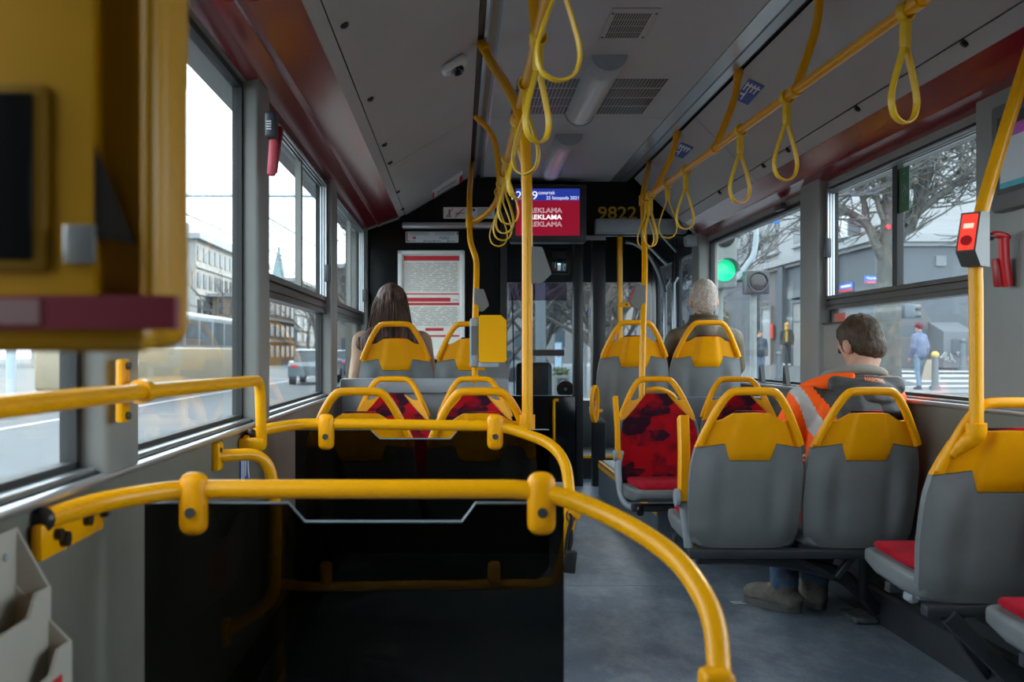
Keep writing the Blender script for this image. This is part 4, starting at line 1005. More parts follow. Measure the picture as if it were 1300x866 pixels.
# raised front block with the screen, and the slanted recess at its side
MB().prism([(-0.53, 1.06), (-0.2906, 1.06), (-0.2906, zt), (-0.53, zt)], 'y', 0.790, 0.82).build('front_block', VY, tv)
MB().rbox((-0.386, 0.790, 1.158), (0.120, 0.016, 0.150), 0.006, 2).build('screen_bezel', mat('bezel_brown', (0.30, 0.15, 0.01), 0.4), tv)
MB().rbox((-0.388, 0.784, 1.158), (0.106, 0.010, 0.132), 0.003, 2).build('screen', mat('dark_screen', (0.012, 0.012, 0.013), 0.18), tv)
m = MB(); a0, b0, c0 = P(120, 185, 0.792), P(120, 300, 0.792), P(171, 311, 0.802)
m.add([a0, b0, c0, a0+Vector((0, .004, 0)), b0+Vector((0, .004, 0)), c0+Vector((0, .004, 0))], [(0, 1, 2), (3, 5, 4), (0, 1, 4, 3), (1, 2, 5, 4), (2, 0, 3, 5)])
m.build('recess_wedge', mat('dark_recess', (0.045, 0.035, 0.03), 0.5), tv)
a = P(0, 375, 0.784); b = P(222, 418, 0.784)
MB().box(-0.53, b.x, 0.784, 0.80, b.z, a.z).build('red_stripe', mat('dull_red_stripe', (0.22, 0.03, 0.045), 0.35), tv)
MB().box(-0.40, -0.33, 0.7825, 0.785, b.z+0.004, a.z-0.003).build('pale_print', mat('dull_pink_print', (0.30, 0.17, 0.17), 0.4), tv)
a = P(80, 285, 0.784); b = P(120, 335, 0.784)
MB().rbox(((a.x+b.x)/2, 0.786, (a.z+b.z)/2), (b.x-a.x, 0.006, a.z-b.z), 0.002, 2).build('card_window', mat('silver_window', (0.42, 0.42, 0.42), 0.2, 0.5), tv)
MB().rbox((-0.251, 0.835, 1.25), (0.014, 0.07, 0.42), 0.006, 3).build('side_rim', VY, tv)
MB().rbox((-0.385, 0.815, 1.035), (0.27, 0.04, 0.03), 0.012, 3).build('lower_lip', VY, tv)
tag(MB().tube([(-0.47, 0.965, 0.0), (-0.47, 0.965, 2.02)], 0.018, 14).build('machine_pole', YEL), 'yellow floor pole holding the big ticket machine', 'pole')

# small validator on the bent pole ---------------------------------------------------------
va = thing('ticket_validator', 'yellow ticket validator box on grey bracket at the bent pole', 'ticket machine', P(620, 462, 5.10))
a = P(608, 400, 5.0); b = P(643, 460, 5.0); cx, cz = (a.x+b.x)/2, (a.z+b.z)/2; w, h = (b.x-a.x), (a.z-b.z)
poly = [(a.x+.008, b.z), (b.x-.008, b.z), (b.x, b.z+.008), (b.x, a.z-.028), (b.x-.028, a.z), (a.x+.008, a.z), (a.x, a.z-.008), (a.x, b.z+.008)]
MB().prism(poly, 'y', 5.0, 5.035).build('cover', mat('bright_yellow_cover', (0.88, 0.41, 0.0), 0.34, spec=0.3), va)
MB().prism([(x*0.96+cx*0.04, z*0.97+cz*0.03) for x, z in poly], 'y', 5.035, 5.11).build('body', YELP, va)
a = P(596.5, 404, 5.06); b = P(608, 466, 5.06)
MB().rbox(((a.x+b.x)/2, 5.10, (a.z+b.z)/2), (b.x-a.x, 0.14, a.z-b.z), 0.012, 3).build('bracket', GREYT, va)
MB().rbox((cx-0.02, 5.06, b.z+0.012), (w*0.75, 0.10, 0.028), 0.006, 2).build('bracket_foot', GREYT, va)
MB().box((a.x+b.x)/2-0.016, (a.x+b.x)/2+0.012, 5.026, 5.031, b.z+0.06, a.z-0.04).build('bracket_recess', mat('bracket_dark', (0.12, 0.14, 0.15), 0.5), va)

# leaflet holder ------------------------------------------------------------------------------
lf = thing('leaflet_holder', 'beige plastic two-pocket leaflet holder on the side wall', 'leaflet holder', (-0.60, 1.24, 0.45))
MB().rbox((-0.634, 1.22, 0.62), (0.008, 0.40, 0.30), 0.003, 2).build('back_plate', BEIGE, lf)
def pocket(xo, y0, y1, zs, zb_, name):
    """zs: list of (x, z) of the sloping side edge, front wall at xo"""
    x0 = -0.632
    for y in (y0, y1):
        MB().prism([(x0, zb_), (xo, zb_), (xo, zs[1]), (x0, zs[0])], 'y', y-0.003, y+0.003).build('pocket_side', BEIGE, lf)
    f = MB(); zf = zs[1]; st = 0.028
    yy = [y0, y0+0.10, y0+0.13, y1-0.07, y1-0.045, y1]; zz = [zf, zf, zf-st, zf-st, zf, zf]
    poly = [(y, z) for y, z in zip(yy, zz)]+[(y1, zb_), (y0, zb_)]
    f.prism(poly, 'x', xo-0.003, xo+0.003)
    return f.build('pocket_front', BEIGE, lf)
pocket(-0.585, 1.03, 1.42, (0.770, 0.686), 0.46, 'upper')
pf = pocket(-0.553, 1.03, 1.415, (0.690, 0.610), 0.46, 'lower')
MB().box(-0.5500, -0.548, 1.18, 1.375, 0.47, 0.575).build('red_label', REDP, pf)
m = MB().disc((-0.629, 1.38, 0.735), (1, 0, 0), 0.006, 0.004, 10); m.build('screw', GREYT, lf)

# emergency hammers ----------------------------------------------------------------------------
hm = thing('emergency_hammer', 'red emergency hammer hanging in black holder on the window pillar', 'hammer', (1.675, 3.10, 1.21))
c = P(1270, 330, 3.06)
MB().rbox(P(1281, 312, 3.08)+Vector((0.002, 0, 0)), (0.035, 0.07, 0.075), 0.012, 3).build('holder', BLK, hm)
MB().tube(catmull([P(1258, 301, 3.02), P(1263, 298, 3.02), P(1274, 299, 3.02), P(1281, 303, 3.02)], 5), [0.008]+[0.011]*14+[0.010], 10).build('hammer_head', REDPL, hm)
MB().tube([P(1255, 300, 3.02), P(1260, 300.5, 3.02)], 0.012, 10).build('tip', BLK, hm)
MB().sweep([P(1274, 302, 3.02), P(1275, 330, 3.02), P(1280, 364, 3.02)], (0, 1, 0), 0.012, 0.013).build('handle', REDPL, hm)
MB().rbox(P(1269.5, 346, 3.04), (0.035, 0.03, 0.088), 0.005, 2, M=Matrix.Rotation(math.radians(-5), 4, 'Y')).build('guard', mat('deep_red_plastic', (0.35, 0.01, 0.015), 0.35), hm)
hl = thing('emergency_hammer', 'red emergency hammer in grey holder below the dark red cove', 'hammer', (-0.60, 3.10, 1.55))
MB().rbox(P(345, 160, 3.10)+Vector((0, 0, 0.0)), (0.036, 0.06, 0.085), 0.012, 3).build('holder', DKG, hl)
MB().rbox(P(346, 200, 3.10), (0.026, 0.03, 0.115), 0.008, 2, M=Matrix.Rotation(math.radians(4), 4, 'Y')).build('handle', mat('faded_red', (0.5, 0.06, 0.09), 0.4), hl)
MB().rbox(P(350, 190, 3.14), (0.03, 0.02, 0.15), 0.006, 2, M=Matrix.Rotation(math.radians(8), 4, 'Y')).build('guard', mat('deep_red_plastic2', (0.25, 0.01, 0.02), 0.4), hl)
for k in range(4):
    p = P(343.5, 157+3.2*k, 3.10); MB().box(p.x-0.008, p.x+0.008, 3.066, 3.069, p.z-0.0015, p.z+0.0015).build('label_line', WHT, hl)

# wall screen at the window pillar --------------------------------------------------------------
sc2 = thing('wall_screen', 'grey framed screen fixed under the cove by the red hammer', 'screen', (1.68, 2.8, 1.45))
MB().rbox((1.675, 2.78, 1.615), (0.045, 0.64, 0.33), 0.012, 2).build('housing', mat('grey_screen_housing', (0.09, 0.09, 0.088), 0.45), sc2)
MB().box(1.6500, 1.6535, 2.50, 3.055, 1.50, 1.735).build('bezel', BLK, sc2)
MB().box(1.6485, 1.6515, 2.52, 3.035, 1.52, 1.70).build('picture', mat('screen_pale', (0.32, 0.36, 0.39), 0.2, emit=0.05), sc2)
MB().box(1.6475, 1.6490, 2.52, 3.035, 1.515, 1.532).build('teal_bar', mat('screen_teal', (0.05, 0.25, 0.30), 0.2, emit=0.05), sc2)
MB().box(1.6475, 1.6490, 2.52, 3.03, 1.665, 1.70).build('purple_bar', mat('screen_purple', (0.25, 0.06, 0.25), 0.2, emit=0.05), sc2)

# dome camera -----------------------------------------------------------------------------------
p, n = capdisc(574, 78, 'L')
cm = thing('dome_camera', 'white dome security camera on the sloped ceiling panel', 'camera', p+n*0.05)
q = n.to_track_quat('Z', 'Y').to_matrix().to_4x4()
m = MB(); m.rbox(p+n*0.018, (0.085, 0.115, 0.036), 0.030, 4, M=q); m.build('base', mat('camera_white', (0.62, 0.63, 0.64), 0.4), cm)
MB().ell(p+n*0.038, (0.030, 0.030, 0.026)).build('dome', mat('dome_black', (0.008, 0.008, 0.01), 0.06, spec=0.8), cm)
# loose hinge blades on the sill
for k, y in enumerate((5.62, 5.20)):
    a = P(0, 0, 1)
    m = MB(); m.prism([(y-0.03, 0.852), (y+0.035, 0.852), (y+0.030, 0.935), (y+0.012, 0.95)], 'x', 1.700, 1.722)
    tag(m.build('sill_bracket', BLK), 'small black upright bracket on the sill, ' + ('nearer the older person' if k == 0 else 'nearer the orange jacket'), 'bracket', 'black brackets on the sill')

# ================================================================== PEOPLE IN THE BUS
SKIN = mat('skin', (0.50, 0.27, 0.19), 0.55, var=0.08, vscale=25, spec=0.3)
EYEM = mat('eye_dark', (0.03, 0.02, 0.015), 0.3)
LIPM = mat('lip', (0.42, 0.14, 0.12), 0.5)
def V(*a): return Vector(a)
def rotm(yaw, pitch=0.0): return (Matrix.Rotation(yaw, 3, 'Z') @ Matrix.Rotation(pitch, 3, 'X'))
def add_head(m, c, M, k=1.0):
    e = lambda o, r: m.ell(c+M @ (Vector(o)*k), tuple(x*k for x in r), M)
    e((0, 0, 0.01), (0.074, 0.092, 0.105)); e((0, 0.022, -0.055), (0.056, 0.066, 0.062)); e((0, 0.092, -0.012), (0.013, 0.020, 0.024)); e((0, 0.075, 0.03), (0.05, 0.02, 0.02))
    for s in (-1, 1): e((s*0.077, -0.008, -0.012), (0.012, 0.020, 0.032))
def add_hand(m, wr, d, n, k=1.0, curl=0.5):
    """palm and five unequal bent fingers; d = direction of the hand, n = palm normal"""
    d = d.normalized(); n = (n-d*n.dot(d)).normalized(); s = d.cross(n)
    m.cap(wr, wr+d*0.03*k, 0.026*k, 0.03*k); m.ell(wr+d*0.06*k, (0.04*k, 0.04*k, 0.016*k), Matrix((s, d, n)).transposed())
    for i, (o, L) in enumerate(((-0.030, 0.062), (-0.010, 0.074), (0.010, 0.080), (0.030, 0.070))):
        a = wr+d*0.092*k+s*o*k; b = a+(d*math.cos(curl*0.6)+n*math.sin(curl*0.6))*L*0.55*k; c = b+(d*math.cos(curl*1.6)+n*math.sin(curl*1.6))*L*0.5*k
        m.cap(a, b, 0.0092*k, 0.0085*k, 8); m.cap(b, c, 0.0085*k, 0.0075*k, 8)
    a = wr+d*0.035*k+s*0.032*k; b = a+(d*0.6+s*0.6+n*0.35)*0.045*k; c = b+(d*0.9+n*0.4)*0.032*k
    m.cap(a, b, 0.012*k, 0.010*k, 8); m.cap(b, c, 0.010*k, 0.008*k, 8)
def person(name, label, J, head_yaw, head_pitch, top, bottom, shoes, hair, voxel=0.009, k=1.0, bulk=1.0, topmats=None, topmi=None, collar=True):
    root = thing(name, label, 'person', V(J['pelvis'].x, J['pelvis'].y, min(J['anL'].z, J['anR'].z)-0.08*k))
    M = rotm(head_yaw, head_pitch); m = MB()
    add_head(m, J['head'], M, k)
    m.cap(J['head']+M @ V(0, -0.015, -0.06)*k, J['neck'], 0.052*k, 0.056*k)
    m.cap(J['neck'], J['chest'], 0.07*k, 0.115*k); m.cap(J['chest'], J['pelvis'], 0.115*k, 0.12*k)
    for s in 'LR':
        m.cap(J['neck'], J['sh'+s], 0.055*k, 0.052*k); m.cap(J['sh'+s], J['el'+s], 0.047*k, 0.038*k); m.cap(J['el'+s], J['wr'+s], 0.037*k, 0.026*k)
        add_hand(m, J['wr'+s], J['wr'+s]-J['el'+s], J.get('pn'+s, V(0, 0, -1)), k, J.get('curl', 0.5))
        m.cap(J['pelvis'], J['hip'+s], 0.11*k, 0.09*k); m.cap(J['hip'+s], J['kn'+s], 0.078*k, 0.055*k); m.cap(J['kn'+s], J['an'+s], 0.054*k, 0.036*k)
        m.cap(J['an'+s], J['to'+s], 0.036*k, 0.03*k)
    b = blob(m, voxel, 3).build('body', SKIN, root, 80)
    # face
    e = MB()
    for s in (-1, 1): e.ell(J['head']+M @ V(s*0.031, 0.086, 0.012)*k, 0.011*k)
    e.build('eyes', EYEM, b); MB().ell(J['head']+M @ V(0, 0.082, -0.06)*k, (0.024*k, 0.010*k, 0.007*k), M).build('mouth', LIPM, b)
    # jacket
    m = MB(); g = bulk
    m.cap(J['chest']*0.55+J['neck']*0.45, J['chest'], 0.105*k*g, 0.15*k*g); m.cap(J['chest'], J['pelvis'], 0.15*k*g, 0.155*k*g)
    for s in 'LR':
        m.cap(J['neck']-V(0, 0, 0.03)*k, J['sh'+s], 0.068*k*g, 0.070*k*g); m.cap(J['sh'+s], J['el'+s], 0.070*k*g, 0.058*k*g); m.cap(J['el'+s], J['wr'+s], 0.057*k*g, 0.044*k*g)
        m.cap(J['chest'], J['sh'+s], 0.13*k*g, 0.065*k*g)
    if collar: m.cap(J['neck']-V(0, 0, 0.02)*k, J['neck']*0.55+(J['head']+M @ V(0, -0.01, -0.07)*k)*0.45, 0.085*k, 0.072*k)
    jb = blob(m, voxel, 4)
    for p in jb.v:   # cloth folds
        q = noise.noise(p*9/k)*0.010*k+noise.noise(Vector((p.x*22, p.y*22, p.z*9))/k)*0.005*k
        p += Vector((q, q*0.6, 0))
    if topmi:
        jb.mi = [topmi(sum((jb.v[i] for i in f), Vector())/len(f)) for f in jb.f]; jac = jb.build('jacket', topmats, root, 80)
    else: jac = jb.build('jacket', top, root, 80)
    # trousers
    m = MB(); m.ell(J['pelvis'], (0.16*k, 0.135*k, 0.12*k))
    for s in 'LR': m.cap(J['pelvis'], J['hip'+s], 0.12*k, 0.10*k); m.cap(J['hip'+s], J['kn'+s], 0.092*k, 0.070*k); m.cap(J['kn'+s], J['an'+s]+V(0, 0, 0.03)*k, 0.070*k, 0.056*k)
    tb = blob(m, voxel, 3)
    for p in tb.v: p += Vector((1, 0.5, 0))*noise.noise(p*16/k)*0.006*k
    tb.build('trousers', bottom, root, 80)
    for s in 'LR':
        m = MB(); d = (J['to'+s]-J['an'+s]); d.z = 0; d.normalize(); a = J['an'+s]
        Rm = Matrix((Vector((d.y, -d.x, 0)), d, Vector((0, 0, 1)))).transposed()
        m.ell(a+d*0.05*k-V(0, 0, 0.03)*k, (0.048*k, 0.135*k, 0.045*k), Rm); m.ell(a+d*0.13*k-V(0, 0, 0.035)*k, (0.050*k, 0.06*k, 0.036*k), Rm); m.cap(a-V(0, 0, 0.02)*k, a+V(0, 0, 0.04)*k, 0.052*k, 0.052*k); m.ell(a-d*0.03*k-V(0, 0, 0.04)*k, (0.044*k, 0.045*k, 0.04*k), Rm)
        sh = blob(m, min(voxel, 0.012)*k, 2); zf = a.z-0.072*k
        for p in sh.v: p.z = max(p.z, zf)
        so = sh.build('shoe', shoes, root, 60)
        m = MB(); rim = []
        for t in [2*PI*i/24 for i in range(24)]:
            L = 0.150 if math.sin(t) > 0 else 0.125; wdt = 0.053 if math.sin(t) > 0 else 0.047
            rim.append(a+d*0.045*k+Rm @ (V(math.cos(t)*wdt, math.sin(t)*L*0.95, 0)*k))
        m.loft([[V(p.x, p.y, zf-0.010*k) for p in rim], [V(p.x, p.y, zf+0.018*k) for p in rim]])
        m.build('sole', MATS.get('sole_'+name, SOLE), so, 40)
    # hair
    hair(root, J['head'], M, k)
    return root
SOLE = mat('grey_rubber_sole', (0.10, 0.10, 0.095), 0.6, var=0.3, vscale=20)
def short_hair(hm, low=-0.03, vox=0.006):
    def f(root, c, M, k):
        m = MB(); e = lambda o, r: m.ell(c+M @ (Vector(o)*k), tuple(x*k for x in r), M, 16, 12)
        e((0, -0.012, 0.022), (0.080, 0.092, 0.104)); e((0, -0.045, -0.025), (0.068, 0.055, 0.062)); e((0, 0.03, 0.065), (0.062, 0.058, 0.05))
        h = blob(m, vox*k, 2)
        for p in h.v: p += (p-c).normalized()*noise.noise(p*60)*0.003*k
        h.build('hair', hm, root, 80)
    return f
def hair_mat(name, a, b, sc=60, stretch=(1, 1, 0.08)):
    return mat(name, a, 0.45, col2=b, vscale=sc, bump=0.6, bscale=sc*2, stretch=stretch, spec=0.18)
GREYH = hair_mat('grey_cropped_hair', (0.29, 0.23, 0.18), (0.54, 0.48, 0.43), 60, (1, 1, 0.8))
BROWNH = hair_mat('short_brown_hair', (0.030, 0.017, 0.010), (0.085, 0.050, 0.030), 70, (1, 1, 0.35))
LONGH = hair_mat('long_brown_hair', (0.022, 0.012, 0.010), (0.13, 0.072, 0.052), 50, (1, 1, 0.05))
def seated_J(x, yb, zs, head, lean=0.0, shw=0.185, shz=0.47, foot=None, arms=None):
    """x seat centre, yb seat back, zs cushion top"""
    J = {}; h = Vector(head)
    J['head'] = h; J['pelvis'] = V(x, yb+0.17, zs+0.10); J['neck'] = V(h.x*0.7+x*0.3, h.y-0.03, h.z-0.165); J['chest'] = V(x*0.6+J['neck'].x*0.4, yb+0.13+lean, zs+0.34)
    for s, q in (('L', -1), ('R', 1)):
        J['sh'+s] = V(J['neck'].x+q*shw, J['neck'].y, zs+shz); J['el'+s] = V(J['neck'].x+q*(shw+0.045), J['neck'].y+0.06, zs+0.22); J['wr'+s] = V(x+q*0.10, J['neck'].y+0.29, zs+0.19); J['pn'+s] = V(0, 0, -1)
        J['hip'+s] = V(x+q*0.09, yb+0.19, zs+0.085); J['kn'+s] = V(x+q*0.10, yb+0.56, zs+0.10)
        fz = (zs-0.40) if foot is None else foot; J['an'+s] = V(x+q*0.10, yb+0.58, fz+0.085); J['to'+s] = V(x+q*0.10, yb+0.72, fz+0.05)
    return J
# older man in olive jacket
OLIVE = mat('olive_jacket', (0.095, 0.072, 0.040), 0.62, var=0.15, vscale=12, bump=0.15, bscale=40)
hd = P(893, 381, 5.76)
J = seated_J(1.395, 5.66, 0.72, hd, shw=0.155, shz=0.37, foot=0.265)
om = person('person', 'older person with cropped grey hair and olive jacket, seen from behind', J, 0.0, 0.0, OLIVE, mat('dark_trousers', (0.03, 0.032, 0.04), 0.7), mat('black_shoe', (0.02, 0.02, 0.02), 0.4), short_hair(GREYH))
m = MB(); c = V(hd.x, hd.y-0.005, hd.z-0.112)
for k, (dz, r_) in enumerate(((0, .073), (.016, .072), (-.018, .080))):
    m.tube([c+V(math.cos(t)*r_, math.sin(t)*r_*1.05, dz) for t in [2*PI*i/28 for i in range(29)]], 0.011, 8)
m.build('ribbed_collar', mat('dark_olive_rib', (0.060, 0.046, 0.030), 0.8, bump=0.3, bscale=120), om)
# long-haired woman in beige coat
BEIGEC = mat('beige_coat', (0.31, 0.195, 0.125), 0.75, var=0.10, vscale=14, bump=0.15, bscale=60)
hd = P(497, 389, 5.52)
J = seated_J(-0.365, 5.42, 0.70, hd, shw=0.155, shz=0.375, foot=0.265)
J['elL'] = V(-0.565, 5.55, 0.84)
def long_hair(root, c, M, k):
    m = MB(); e = lambda o, r: m.ell(c+Vector(o), r, None, 16, 12)
    e((0, -0.008, 0.018), (0.092, 0.105, 0.112)); e((0, -0.06, -0.06), (0.108, 0.062, 0.11)); e((0, -0.075, -0.15), (0.135, 0.05, 0.12)); e((-0.04, -0.10, -0.21), (0.125, 0.042, 0.11)); e((0.04, -0.10, -0.21), (0.125, 0.042, 0.11)); e((-0.13, -0.06, -0.205), (0.07, 0.05, 0.055)); e((0.125, -0.06, -0.20), (0.065, 0.05, 0.055)); e((0, -0.105, -0.27), (0.13, 0.04, 0.09))
    h = blob(m, 0.006, 3)
    for p in h.v:
        s = noise.noise(Vector((p.x*45, p.y*20, p.z*4)))*0.010+noise.noise(Vector((p.x*120, p.y*30, p.z*5)))*0.004
        p += Vector((s*0.4, -s, 0))
    h.build('long_hair', LONGH, root, 80)
    st = MB(); r2 = random.Random(3)
    for i in range(260):
        a = r2.uniform(-1, 1); j = r2.uniform(-.006, .010); w = 0.150; L = r2.uniform(0, .07)*(1-abs(a)); wv = r2.uniform(-.012, .012)
        pts = [c+V(a*0.012, 0.0, 0.128), c+V(a*0.072, -0.055*(1-.6*a*a)-.01, 0.095-abs(a)*.03), c+V(a*0.098, -0.108*(1-.35*a*a)-j, 0.0), c+V(a*0.118+wv, -0.122*(1-.3*a*a)-j, -0.10), c+V(a*w, -0.140+abs(a)*0.06-j, -0.18), c+V(a*w*1.08+r2.uniform(-.02, .02), -0.138+abs(a)*0.06-j, -0.235-L)]
        st.tube(catmull(pts, 4), [0.0042]*18+[0.003, 0.0025, 0.001], 5)
    st.build('hair_strands', LONGH, root, 80)['kind'] = 'stuff'
person('person', 'person with long brown hair and beige coat, seen from behind', J, 0.0, -0.05, BEIGEC, mat('dark_jeans', (0.03, 0.04, 0.07), 0.7), MATS['black_shoe'], long_hair, bulk=0.92, collar=False)
# person in orange jacket, bent forward
ORG = mat('hi_vis_orange', (0.98, 0.105, 0.004), 0.65, spec=0.2, var=0.03, vscale=14, bump=0.2, bscale=40)
CHAR = mat('charcoal_hood', (0.045, 0.043, 0.042), 0.65, var=0.15, vscale=14, bump=0.2, bscale=30)
REFL = mat('reflective_tape', (0.42, 0.42, 0.41), 0.35, var=0.06, vscale=20)
JEAN = mat('blue_jeans', (0.06, 0.115, 0.22), 0.8, col2=(0.15, 0.23, 0.36), vscale=18, bump=0.2, bscale=200)
BOOT = mat('worn_grey_boot', (0.13, 0.12, 0.10), 0.75, col2=(0.25, 0.23, 0.20), vscale=18, bump=0.25, bscale=60)
hd = P(1093, 438, 3.90)
J = seated_J(1.46, 3.60, 0.405, hd, lean=0.05, shw=0.19, shz=0.40)
J['chest'] = V(1.47, 3.76, 0.76); J['neck'] = V(1.515, 3.83, 0.895)
J['shL'] = V(1.315, 3.80, 0.825); J['shR'] = V(1.625, 3.78, 0.835); J['elL'] = V(1.245, 3.88, 0.62); J['elR'] = V(1.645, 3.90, 0.62); J['wrL'] = V(1.36, 4.06, 0.58); J['wrR'] = V(1.52, 4.08, 0.60)
J['knL'] = V(1.33, 4.14, 0.50); J['knR'] = V(1.56, 4.14, 0.50); J['anL'] = V(1.285, 3.93, 0.085); J['anR'] = V(1.425, 3.99, 0.085); J['toL'] = V(1.20, 4.04, 0.05); J['toR'] = V(1.435, 4.14, 0.05)
def vest_mi(c):
    # grey tape band over the left shoulder blade, charcoal yoke across the upper back
    u = c.x+(c.z-0.80)*0.42
    if c.z > 0.60 and 1.285 < u < 1.330 and c.y < 3.86: return 2
    if c.z > 0.735 and u > 1.375 and c.x < 1.66-(c.z-0.8)*0.3 and c.y < 3.84: return 1
    return 0
vm = person('person', 'person in orange jacket with charcoal hood, bent forward, short brown hair', J, 0.30, -0.42, ORG, JEAN, BOOT, short_hair(BROWNH), topmats=[ORG, CHAR, REFL], topmi=vest_mi, bulk=1.0, voxel=0.007, collar=False)
# hood and collar roll
n0 = J['neck']
m = MB()
arc = [n0+V(-0.035-0.175*(1-k/8), -0.01-0.100*(k/8), -0.012+0.042*(k/8)) for k in range(9)]
m.tube(arc, [0.014+0.018*math.sin(PI*k/9) for k in range(9)], 10)
blob(m, 0.007, 3).build('orange_collar', ORG, vm, 80); m = MB()
arc = [n0+V(0.10+0.055*(k/6), -0.09+0.07*(k/6), 0.02-0.05*(k/6)) for k in range(7)]
m.tube(arc, [0.022]*7, 10)
blob(m, 0.007, 3).build('orange_collar', ORG, vm, 80)
m = MB(); m.ell(n0+V(0.005, -0.125, -0.055), (0.130, 0.060, 0.085)); m.ell(n0+V(0.03, -0.13, -0.09), (0.11, 0.055, 0.06)); m.cap(n0+V(-0.10, -0.10, 0.0), n0+V(0.12, -0.10, 0.0), 0.036, 0.036)
hb = blob(m, 0.006, 3)
for p in hb.v: p += Vector((0, 1, 0.4))*(noise.noise(Vector((p.x*14, p.y*14, p.z*30)))*0.012)
hb.build('hood', CHAR, vm, 80)
m = MB(); arc = [n0+V(-0.118*math.cos(t), 0.0-0.075*math.sin(t), 0.030+0.030*math.sin(t)) for t in [PI*k/14 for k in range(15)]]
m.tube(arc, [0.012+0.008*math.sin(PI*k/14) for k in range(15)], 10); blob(m, 0.006, 3).build('grey_hood_lining', mat('grey_fleece', (0.22, 0.20, 0.17), 0.9, bump=0.3, bscale=90), vm, 80)
text('MASCOT', mat('orange_letters', (0.85, 0.16, 0.02), 0.5), vm, 'jacket_lettering', n0+V(0.02, -0.152, 0.022), h=0.017, w=0.075, M=Matrix.Rotation(math.radians(8), 3, 'Y') @ Matrix.Rotation(PI/2-0.6, 3, 'X'), bold=0.02)

# ================================================================== OUTSIDE
ASPH = mat('asphalt', (0.072, 0.0778, 0.0864), 0.8, var=0.12, vscale=0.8, bump=0.15, bscale=40)
PAVE = mat('pale_pavement', (0.078, 0.083, 0.09), 0.85, var=0.10, vscale=1.5)
LINE = mat('road_paint', (0.315, 0.3225, 0.3375), 0.7)
def sst(x, a, b): t = max(0, min(1, (x-a)/(b-a))); return t*t*(3-2*t)
def gz(x, y):
    base = -0.30+0.35*sst(x, 2.2, 6.0) if x > 0 else -0.30
    return base+0.42*sst(y, 26, 31)*sst(x, 11.6, 12.6)
def ground(name, label, x0, x1, y0, y1, nx, ny, mm, cat='ground'):
    m = MB(); vs_ = []; fs_ = []
    for j in range(ny+1):
        for i in range(nx+1):
            x = x0+(x1-x0)*i/nx; y = y0+(y1-y0)*j/ny; vs_.append(V(x, y, gz(x, y)))
    for j in range(ny):
        for i in range(nx): a = j*(nx+1)+i; fs_.append((a, a+1, a+nx+2, a+nx+1))
    m.add(vs_, fs_); return struct(m.build(name, mm), label, cat)
ground('ground_left', 'grey asphalt street beside the white building', -90, -0.88, -30, 240, 1, 1, ASPH)
ground('ground_right', 'pale paved street corner with zebra crossing', 1.95, 60, -30, 80, 116, 60, PAVE)
ground('ground_front', 'asphalt road ahead of the windscreen', -0.88, 1.95, 9.6, 240, 1, 1, ASPH)
ground('ground_front_far', 'asphalt road far beyond the zebra crossing', 1.95, 90, 80, 240, 4, 1, ASPH)
ZG = 'white zebra stripes'
for i in range(8):
    y = 23.6+1.02*i; x0, x1 = 10.4, 19.5
    m = MB(); n = 12; vs_ = []
    for k in range(n+1):
        x = x0+(x1-x0)*k/n
        vs_ += [V(x, y, gz(x, y)+0.012), V(x, y+0.52, gz(x, y+0.52)+0.012)]
    m.add(vs_, [(2*k, 2*k+2, 2*k+3, 2*k+1) for k in range(n)])
    tag(m.build('zebra_stripe', LINE), 'white zebra crossing stripe by the person with the pale bag', 'road marking', ZG)
for i in range(9):
    y = 9+i*7.5
    tag(MB().box(-4.3, -4.15, y, y+3.2, -0.298, -0.290).build('lane_dash', LINE), 'white lane dash on the asphalt beside the bus', 'road marking', 'white lane dashes')
tag(MB().box(-7.9, -7.7, 6, 90, -0.298, -0.290).build('edge_line', LINE), 'long white edge line on the asphalt before the pale tram', 'road marking')

# ---- buildings to the right
WALLB = mat('blue_grey_render', (0.09, 0.102, 0.117), 0.85, var=0.05, vscale=0.6)
WHITEW = mat('white_render', (0.2736, 0.2844, 0.2952), 0.85, var=0.04, vscale=0.5)
TRIMW = mat('pale_trim', (0.238, 0.252, 0.266), 0.7)
GREYW = mat('dark_door_grey', (0.10, 0.12, 0.14), 0.6)
PANEW = mat('building_glass', (0.045, 0.06, 0.075), 0.30, spec=0.25)
bd = thing('corner_building', 'corner building with grey ground floor and white upper storeys', 'building', (20, 45, 0.0))
MB().box(13.35, 42, 32.0, 75, 0.0, 4.55).build('ground_floor', WALLB, bd)
MB().box(13.55, 42, 32.2, 75, 4.55, 17.0).build('upper_wall', WHITEW, bd)
m = MB(); m.box(13.05, 42, 31.75, 75, 4.55, 4.80); m.box(13.2, 42, 31.9, 75, 4.42, 4.55); m.build('cornice', TRIMW, bd)
MB().box(13.30, 13.36, 32.0, 75, 0.0, 0.55).build('plinth', GREYW, bd)
def bwin(y0, y1, z0, z1, x=13.55):
    f = MB(); f.box(x-0.06, x+0.05, y0-0.06, y1+0.06, z0-0.06, z1+0.06); fo = f.build('window', TRIMW, bd)
    ym = (y0+y1)/2
    for a, b in ((y0+0.03, ym-0.03), (ym+0.03, y1-0.03)): MB().box(x-0.08, x-0.055, a, b, z0+0.03, z1-0.03).build('pane', PANEW, fo)
    MB().box(x-0.16, x, y0-0.15, y1+0.15, z0-0.16, z0-0.08).build('window_ledge', TRIMW, fo)
for y0, y1 in ((38.2, 40.2), (42.3, 44.4), (46.2, 48.4), (50.5, 52.7), (55, 57.2)):
    bwin(y0, y1, 5.35, 7.0); bwin(y0, y1, 8.6, 10.3)
